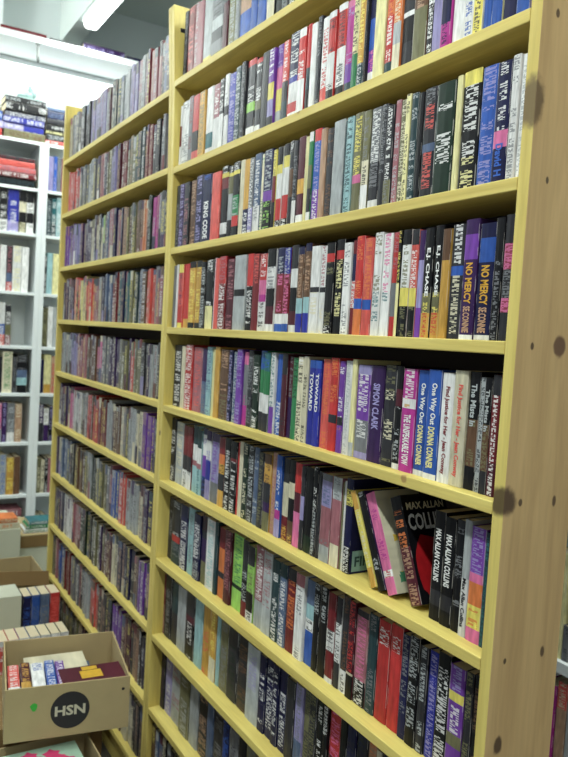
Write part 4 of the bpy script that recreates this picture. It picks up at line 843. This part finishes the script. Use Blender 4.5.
# ---------------------------------------------------------------- cartons in the aisle
def carton(label, x, y, z, L, D, H, rz, mat, open_=True, flaps=(), name='cardboard_box', group=None):
    """front face along local +x from the origin, depth along +y"""
    t = empty(name, (x, y, z), rz); tag(t, label, 'box', group); th = .004
    mb = MB(); mb.box(0, 0, 0, L, D, th)
    mb.box(0, 0, th, L, th, H); mb.box(0, D-th, th, L, D, H); mb.box(0, th, th, th, D-th, H); mb.box(L-th, th, th, L, D-th, H)
    if not open_: mb.box(th, th, H-th, L-th, D-th, H)
    mb.build('carton_body', mat, t, merge=False)
    return t
def cartons():
    rz = R(81)
    c, s_ = math.cos(rz), math.sin(rz)
    # the marked box; its local x runs along the face towards the bookcase
    L, D, H = .302, .292, .135
    ox, oy, oz = -1.009-L*c, -.172-L*s_, .515
    t = carton('open shallow cardboard box marked HSN holding paperbacks', ox, oy, oz, L, D, H, rz, M['card'])
    n = 40; mb = MB(); cx, cz, rx, rz_ = .155, .066, .0475, .0475
    mb.face([(cx+rx*math.cos(2*math.pi*k/n), -.0004, cz+rz_*math.sin(2*math.pi*k/n)) for k in range(n)]); mb.build('round_logo', M['ink'], t)
    lettering('logo_letters', 'HSN', M['ink_w'], lambda a, b, q: (cx-.037+a, -.0006-q, cz-.013+b), .074, .026, t)
    mb = MB(); mb.face([(.068+.008*math.cos(k*.7)*(1+.3*math.sin(k*2)), -.0005, .084+.011*math.sin(k*.7)) for k in range(9)]); mb.build('green_mark', M['green'], t)
    mb = MB(); mb.face([(.285+.004*math.cos(k*.785), -.0005, .104+.004*math.sin(k*.785)) for k in range(8)]); mb.build('staple_hole', M['ink'], t)
    def in_box(lx, ly, lz): return Vector((ox+lx*c-ly*s_, oy+lx*s_+ly*c, oz+lz))
    # books standing spine up inside, seen from above
    x = .008
    for i, (w_, zones, lab) in enumerate([(.030, 's/w:3 w', 'salmon and white paperback, spine up at the left in the marked box'), (.026, 'M/O:2 O', 'maroon and gold paperback, spine up in the marked box'),
                                         (.034, 'w/b:2 w', 'white paperback with blue print, spine up in the marked box'), (.026, 'b/w', 'blue paperback, spine up in the marked box'),
                                         (.024, 'v/w', 'violet paperback, spine up in the marked box')]):
        o = make_book('paperback_book', w_-.001, .107, .165, zones, 5000+i*3, lab, 'book', 'paperbacks in the marked box')
        X = Vector((c, s_, 0)); Zl = Vector((-s_, c, 0)); Yl = Vector((0, 0, -1))      # local z (head) away from camera, local y down
        Xl = Yl.cross(Zl)
        rot = Matrix((Xl, Yl, Zl)).transposed().to_4x4()
        p = in_box(x+(w_ if Xl.dot(X) < 0 else 0), .012, .116+.004*(i % 2)); rot.translation = p; o.matrix_world = rot; x += w_+.001
    # filling layer under the flat books
    def flat(lx, ly, lz, w_, d, h, zones, lab, tilt, side, spin=0, texts=()):
        o = make_book('paperback_book', w_, d, h, zones, 5100+(lx+lz)*99, lab, 'book', 'paperbacks in the marked box', side=side)
        o.rotation_euler = (0, 0, 0)
        Zl = Vector((c*math.cos(spin)-s_*math.sin(spin), s_*math.cos(spin)+c*math.sin(spin), 0)); Xl = Vector((0, 0, 1)); Yl = Zl.cross(Xl)
        rot = Matrix((Xl, Yl, Zl)).transposed().to_4x4(); rot.translation = in_box(lx, ly+d, lz); o.matrix_world = rot
        return o
    for k in range(3):
        flat(.150 if k != 1 else .145, .010 if k != 1 else .012, .0045+k*.031, .030, .107, .145, ['B/c', 'n/w', 'K/e'][k], ['brown', 'navy', 'charcoal'][k]+' paperback lying flat at the right of the marked box, '+['lowest', 'second', 'third'][k]+' of its stack', 0, None)
    d = flat(.132, .008, .0985, .022, .107, .160, 'M K', 'maroon paperback with gold cover panel, on top in the marked box', 0, 'M', R(4))
    gm = plain('gold_cover_panel', (206, 164, 48), .45, .25, 80)
    boxo('cover_panel', (.0218, .03, .05), (.0222, .072, .105), gm, d)
    boxo('cover_panel', (.0218, .008, .058), (.0222, .027, .098), gm, d)
    for k in range(2):
        flat(.060, .150+.0*k, .0045+k*.033, .032, .11, .17, ['e/w', 'S/w', 'c/k'][k], ['grey', 'slate blue', 'cream'][k]+' paperback lying flat at the back of the marked box, '+['lowest', 'second', 'third'][k]+' of its stack', 0, None)
    flat(.052, .148, .071, .026, .112, .160, 'Y w', 'pale cream paperback lying on top at the back of the marked box', 0, 'c', R(3))
    # carton that carries the marked box
    carton('closed brown cardboard box under the marked box', -1.13, -.62, 0, .42, .30, .513, R(90), M['card_d'], open_=False)
    # lower open box with the flowered book
    t = carton('open cardboard box below and in front of the marked box, holding a flowered book', -.70, -.665, 0, .41, .40, .482, R(90), M['card'])
    k = empty('picture_book', (-.745, -.63, .462)); tag(k, 'pale green picture book with pink flowers lying in the lower open box', 'book')
    mb = MB(); mb.box(-.33, 0, 0, 0, .34, .012); mb.build('cover', plain('mint_cover', (172, 205, 182), .45, .15, 40), k, bevel=.001)
    rnd = random.Random(9)
    for nm, rgb, cs, rr in (('flower_print', (222, 70, 120), [(-.30+.02*q % .07, .22+.013*q % .1) for q in range(7)], .026), ('picture_print', (90, 100, 110), [(-.29+.013*q, .09+.022*(q % 4)) for q in range(6)], .016), ('petal_print', (238, 236, 225), [(-.30+.02*q, .05+.03*(q % 6)) for q in range(8)], .014)):
        pm = plain(nm, rgb, .5)
        for (a, b) in cs:
            mb = MB(); r = rr*rnd.uniform(.7, 1.1); zz = .0122+rnd.uniform(0, .0006)
            mb.face([(a+r*math.cos(q*math.pi/5)*(1 if q % 2 else .65), b+r*math.sin(q*math.pi/5)*(1 if q % 2 else .65), zz) for q in range(10)])
            mb.build(nm, pm, k)
    # things that fill that box under the picture book
    for j in range(2):
        o = hard_book(.215, .30, .33, ['B/c', 'K/w'][j], 5300+j, ['thick brown volume at the bottom of the lower open box', 'thick charcoal volume under the picture book'][j], 'volumes in the lower open box')
        rot = Matrix((Vector((0, 0, 1)), Vector((-1, 0, 0)), Vector((0, -1, 0)))).transposed().to_4x4(); rot.translation = (-.755, -.28, .006+j*.222); o.matrix_world = rot
    # carton with two rows of upright books
    t = carton('closed cardboard box carrying two rows of upright paperbacks, behind the marked box', -1.72, -.47, 0, .44, .62, .262, R(90), M['card'], open_=False)
    y = -.195
    for i, (w_, zones, lab) in enumerate([(.034, 'n/b', 'navy paperback, left of the upright back row'), (.034, 'b/S', 'blue paperback in the upright back row beside navy one'), (.038, 'S/e', 'slate blue paperback in the upright back row'), (.040, 'r/s:4 s', 'shiny red paperback at the right of the upright back row')]):
        o = make_book('paperback_book', w_-.002, .107, .188, zones, 5400+i*2, lab, 'book', 'paperbacks in the upright back row')
        o.rotation_euler = (0, 0, R(90)); o.location = (-2.205, y, .2625); y += w_
    carton('white carton left of the upright back row of paperbacks', -2.19, -.46, .2625, .255, .14, .20, R(90), M['card_w'], open_=False)
    y = -.445
    for i, (w_, c_, nm) in enumerate([(.03, 'k/w', 'black'), (.03, 'k/w', 'black'), (.034, 'K/w', 'charcoal'), (.034, 's/w', 'salmon'), (.036, 'r/w', 'red'), (.036, 'b/w', 'blue'), (.036, 'S/w', 'slate'), (.036, 'T/w', 'dark teal'), (.034, 'G/w', 'dark green'), (.03, 'K/w', 'grey')]):
        lab = f'{nm} paperback in the upright front row behind the marked box'
        if nm == 'black': lab = 'black paperback at the left end of the upright front row'
        o = make_book('paperback_book', w_-.001, .107, .178, 'w:.5 '+c_+':4', 5500+i*2, lab, 'book', 'paperbacks in the upright front row', side=c_[0])
        o.rotation_euler = (0, 0, R(90)); o.location = (-1.83, y, .2625); y += w_
    # taller carton with a drooping flap
    t = carton('open cardboard box with a drooping brown flap beside the pine bookcase', -2.42, -.60, 0, .53, .24, .47, R(90), M['card'])
    fl = MB(); n = 12
    for k in range(n):
        a0, a1 = k/n, (k+1)/n
        def P(a, q, o_): 
            z = .472+.035*math.sin(math.pi*a)*.6-.0*a; return (a*.56-.01, -.006-o_-.02*q, z-.055*q)
        fl.face([P(a0, 1, 0), P(a1, 1, 0), P(a1, 0, 0), P(a0, 0, 0)]); fl.face([P(a0, 0, -.005), P(a1, 0, -.005), P(a1, 1, -.005), P(a0, 1, -.005)])
        fl.face([P(a0, 0, 0), P(a1, 0, 0), P(a1, 0, -.005), P(a0, 0, -.005)]); fl.face([P(a0, 1, -.005), P(a1, 1, -.005), P(a1, 1, 0), P(a0, 1, 0)])
    o = fl.build('flap', M['card_d'], t); o['label'] = 'drooping dark brown flap'
    # back cartons by the white case
    t = carton('pale closed carton with an orange book on it, in front of the white bookcase', -3.02, -.46, 0, .41, .40, .50, R(90), M['card_w'], open_=False)
    t = carton('tan lidded carton with green books on it, beside the white bookcase post', -3.12, -.03, 0, .30, .36, .43, R(90), M['card_w'], open_=False)
    boxo('lid', (-.006, -.006, .43), (.306, .366, .437), M['card'], t, .001); boxo('lid_rim', (-.006, -.006, .37), (.306, -.001, .4295), M['card_d'], t)
    z = .5005
    for i, (w_, zones, lab, col) in enumerate([(.03, 'c/o', 'cream paperback under the orange one on the pale carton', 'c'), (.025, 'o/c', 'orange paperback lying on the pale carton', 'o')]):
        o = make_book('paperback_book', w_, .12, .2, zones, 5600+i, lab, 'book', side=col)
        rot = Matrix((Vector((0, 0, 1)), Vector((-1, 0, 0)), Vector((0, -1, 0)))).transposed().to_4x4(); rot.translation = (-3.03, -.055-.01*i, z); o.matrix_world = rot; z += w_+.0005
    z = .4375
    for i, (w_, zones, col, lab) in enumerate([(.022, 'w/g', 'w', 'white paperback lying lowest on the tan lidded carton'), (.02, 'g/w', 'g', 'green paperback lying in the middle on the tan lidded carton'), (.02, 't/w', 't', 'teal paperback lying on top of the tan lidded carton')]):
        o = make_book('paperback_book', w_, .12, .19, zones, 5650+i, lab, 'book', side=col)
        rot = Matrix((Vector((0, 0, 1)), Vector((-1, 0, 0)), Vector((0, -1, 0)))).transposed().to_4x4(); rot.translation = (-3.14, .18+.012*i, z); o.matrix_world = rot; z += w_+.0005

def right_case():
    cx = -.45
    t = empty('white_bookcase', (-.6, 1.05, 0)); tag(t, 'white bookcase seen past the pine end panel at lower right', 'bookcase')
    def bx(n, a, b): boxo(n, (a[0]+.6, a[1]-1.05, a[2]), (b[0]+.6, b[1]-1.05, b[2]), M['white_paint'], t, .001)
    for x in (-1.1, .18): bx('upright', (x, .9, 0), (x+.02, 1.15, 2.2))
    for z in (.18, .69, 1.17, 1.65): bx('shelf', (-1.079, .9, z-.033), (.179, 1.149, z))
    bx('back_panel', (-1.1, 1.151, 0), (.2, 1.157, 2.2))
    for i, (x, w_, h, z, zones, lab) in enumerate([(-.60, .048, .43, .18, 'm/p', 'tall magenta book right of the pine end panel, below the white shelf'), (-.55, .034, .45, .18, 's/c:.2 N', 'tall pale peach book beside the magenta one'), (-.515, .04, .44, .18, 'E', 'tall pale grey book beside the peach one'), (-.474, .04, .42, .18, 'R', 'tall dark red book below the white shelf at right'),
                                                    (-.60, .05, .30, .69, 'Y/c', 'pale yellow book on the white shelf right of the end panel'), (-.549, .022, .1, .69, 'e/K', 'small grey book on the white shelf right of the end panel'), (-.526, .05, .32, .69, 'c/Y', 'cream book on the white shelf right of the end panel'), (-.475, .05, .3, .69, 'E/e', 'pale grey book on the white shelf right of the end panel')]):
        o = hard_book(w_-.001, .17, h, zones, 5800+i*2, lab, 'books on the right-hand white bookcase'); o.location = (x, .915, z+.0005)

structure()
for i, (x, y, z, lab) in enumerate([(-2.98, .345, 3.3, 'bright fluorescent strip light under the ceiling beam at top left'), (-.6, -1.15, 3.56, 'fluorescent strip light on the ceiling above the aisle'), (.9, -1.15, 3.56, 'fluorescent strip light on the ceiling above the near aisle'), (2.3, -.35, 3.56, 'added unseen ceiling strip light brightening the end panel'), (-.2, .62, 3.56, 'added unseen ceiling strip light brightening the white case behind the pine bookcases'), (-2.0, -1.3, 3.56, 'fluorescent strip light on the ceiling above the far aisle')]):  # end-panel and behind-bookcase lights are added, unseen, to brighten those spots
    fixture(x, y, z, lab, power=9 if x == -2.0 else 48 if x == .9 else 36)
t = empty('added_globe_light', (-3.3, -1.15, 3.2)); tag(t, 'added unseen globe light brightening the far wall and ceiling', 'lamp')  # out-of-view light added to lift the far wall and ceiling
bm = bmesh.new(); bmesh.ops.create_uvsphere(bm, u_segments=20, v_segments=12, radius=.11); me = bpy.data.meshes.new('globe'); bm.to_mesh(me); bm.free(); me.materials.append(M['tube'])
q = bpy.data.objects.new('globe', me); COLL.objects.link(q); q.parent = t
boxo('cord', (-.004, -.004, .105), (.004, .004, .379), M['metal'], t); boxo('ceiling_rose', (-.04, -.04, .36), (.04, .04, .38), M['white_paint'], t)  # cord and rose of the added light
d = bpy.data.lights.new('lamp', 'POINT'); d.energy = 75; d.shadow_soft_size = .12; d.color = (.95, 1, .97); q = bpy.data.objects.new('lamp', d); COLL.objects.link(q); q.parent = t; q.location = (-.2, 0, 0)
ZA = [2.282, 2.025, 1.787, 1.553, 1.320, 1.092, .853, .615, .384, .150]
ZB = [2.265, 2.030, 1.795, 1.560, 1.325, 1.090, .855, .620, .385, .150]
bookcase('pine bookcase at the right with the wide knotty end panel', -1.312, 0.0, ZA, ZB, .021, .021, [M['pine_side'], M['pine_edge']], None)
ZC = [2.268, 2.032, 1.795, 1.560, 1.325, 1.090, .857, .622, .385, .150]
ZD = [2.284, 2.034, 1.795, 1.558, 1.322, 1.092, .868, .620, .385, .150]
ZL = [1.56+.235*k+{3: .003, 2: .002, -3: .002}.get(k, 0) for k in range(3, -7, -1)]
bookcase('pine bookcase at the left, farther down the aisle', -2.645, -1.356, ZL, ZL, .022, .021, M['pine_up'], None)
high_shelf(); white_case(); hardcovers(); right_case(); cartons()
build_stuff(); build_books()
M['cover_art'] = None
leaning()
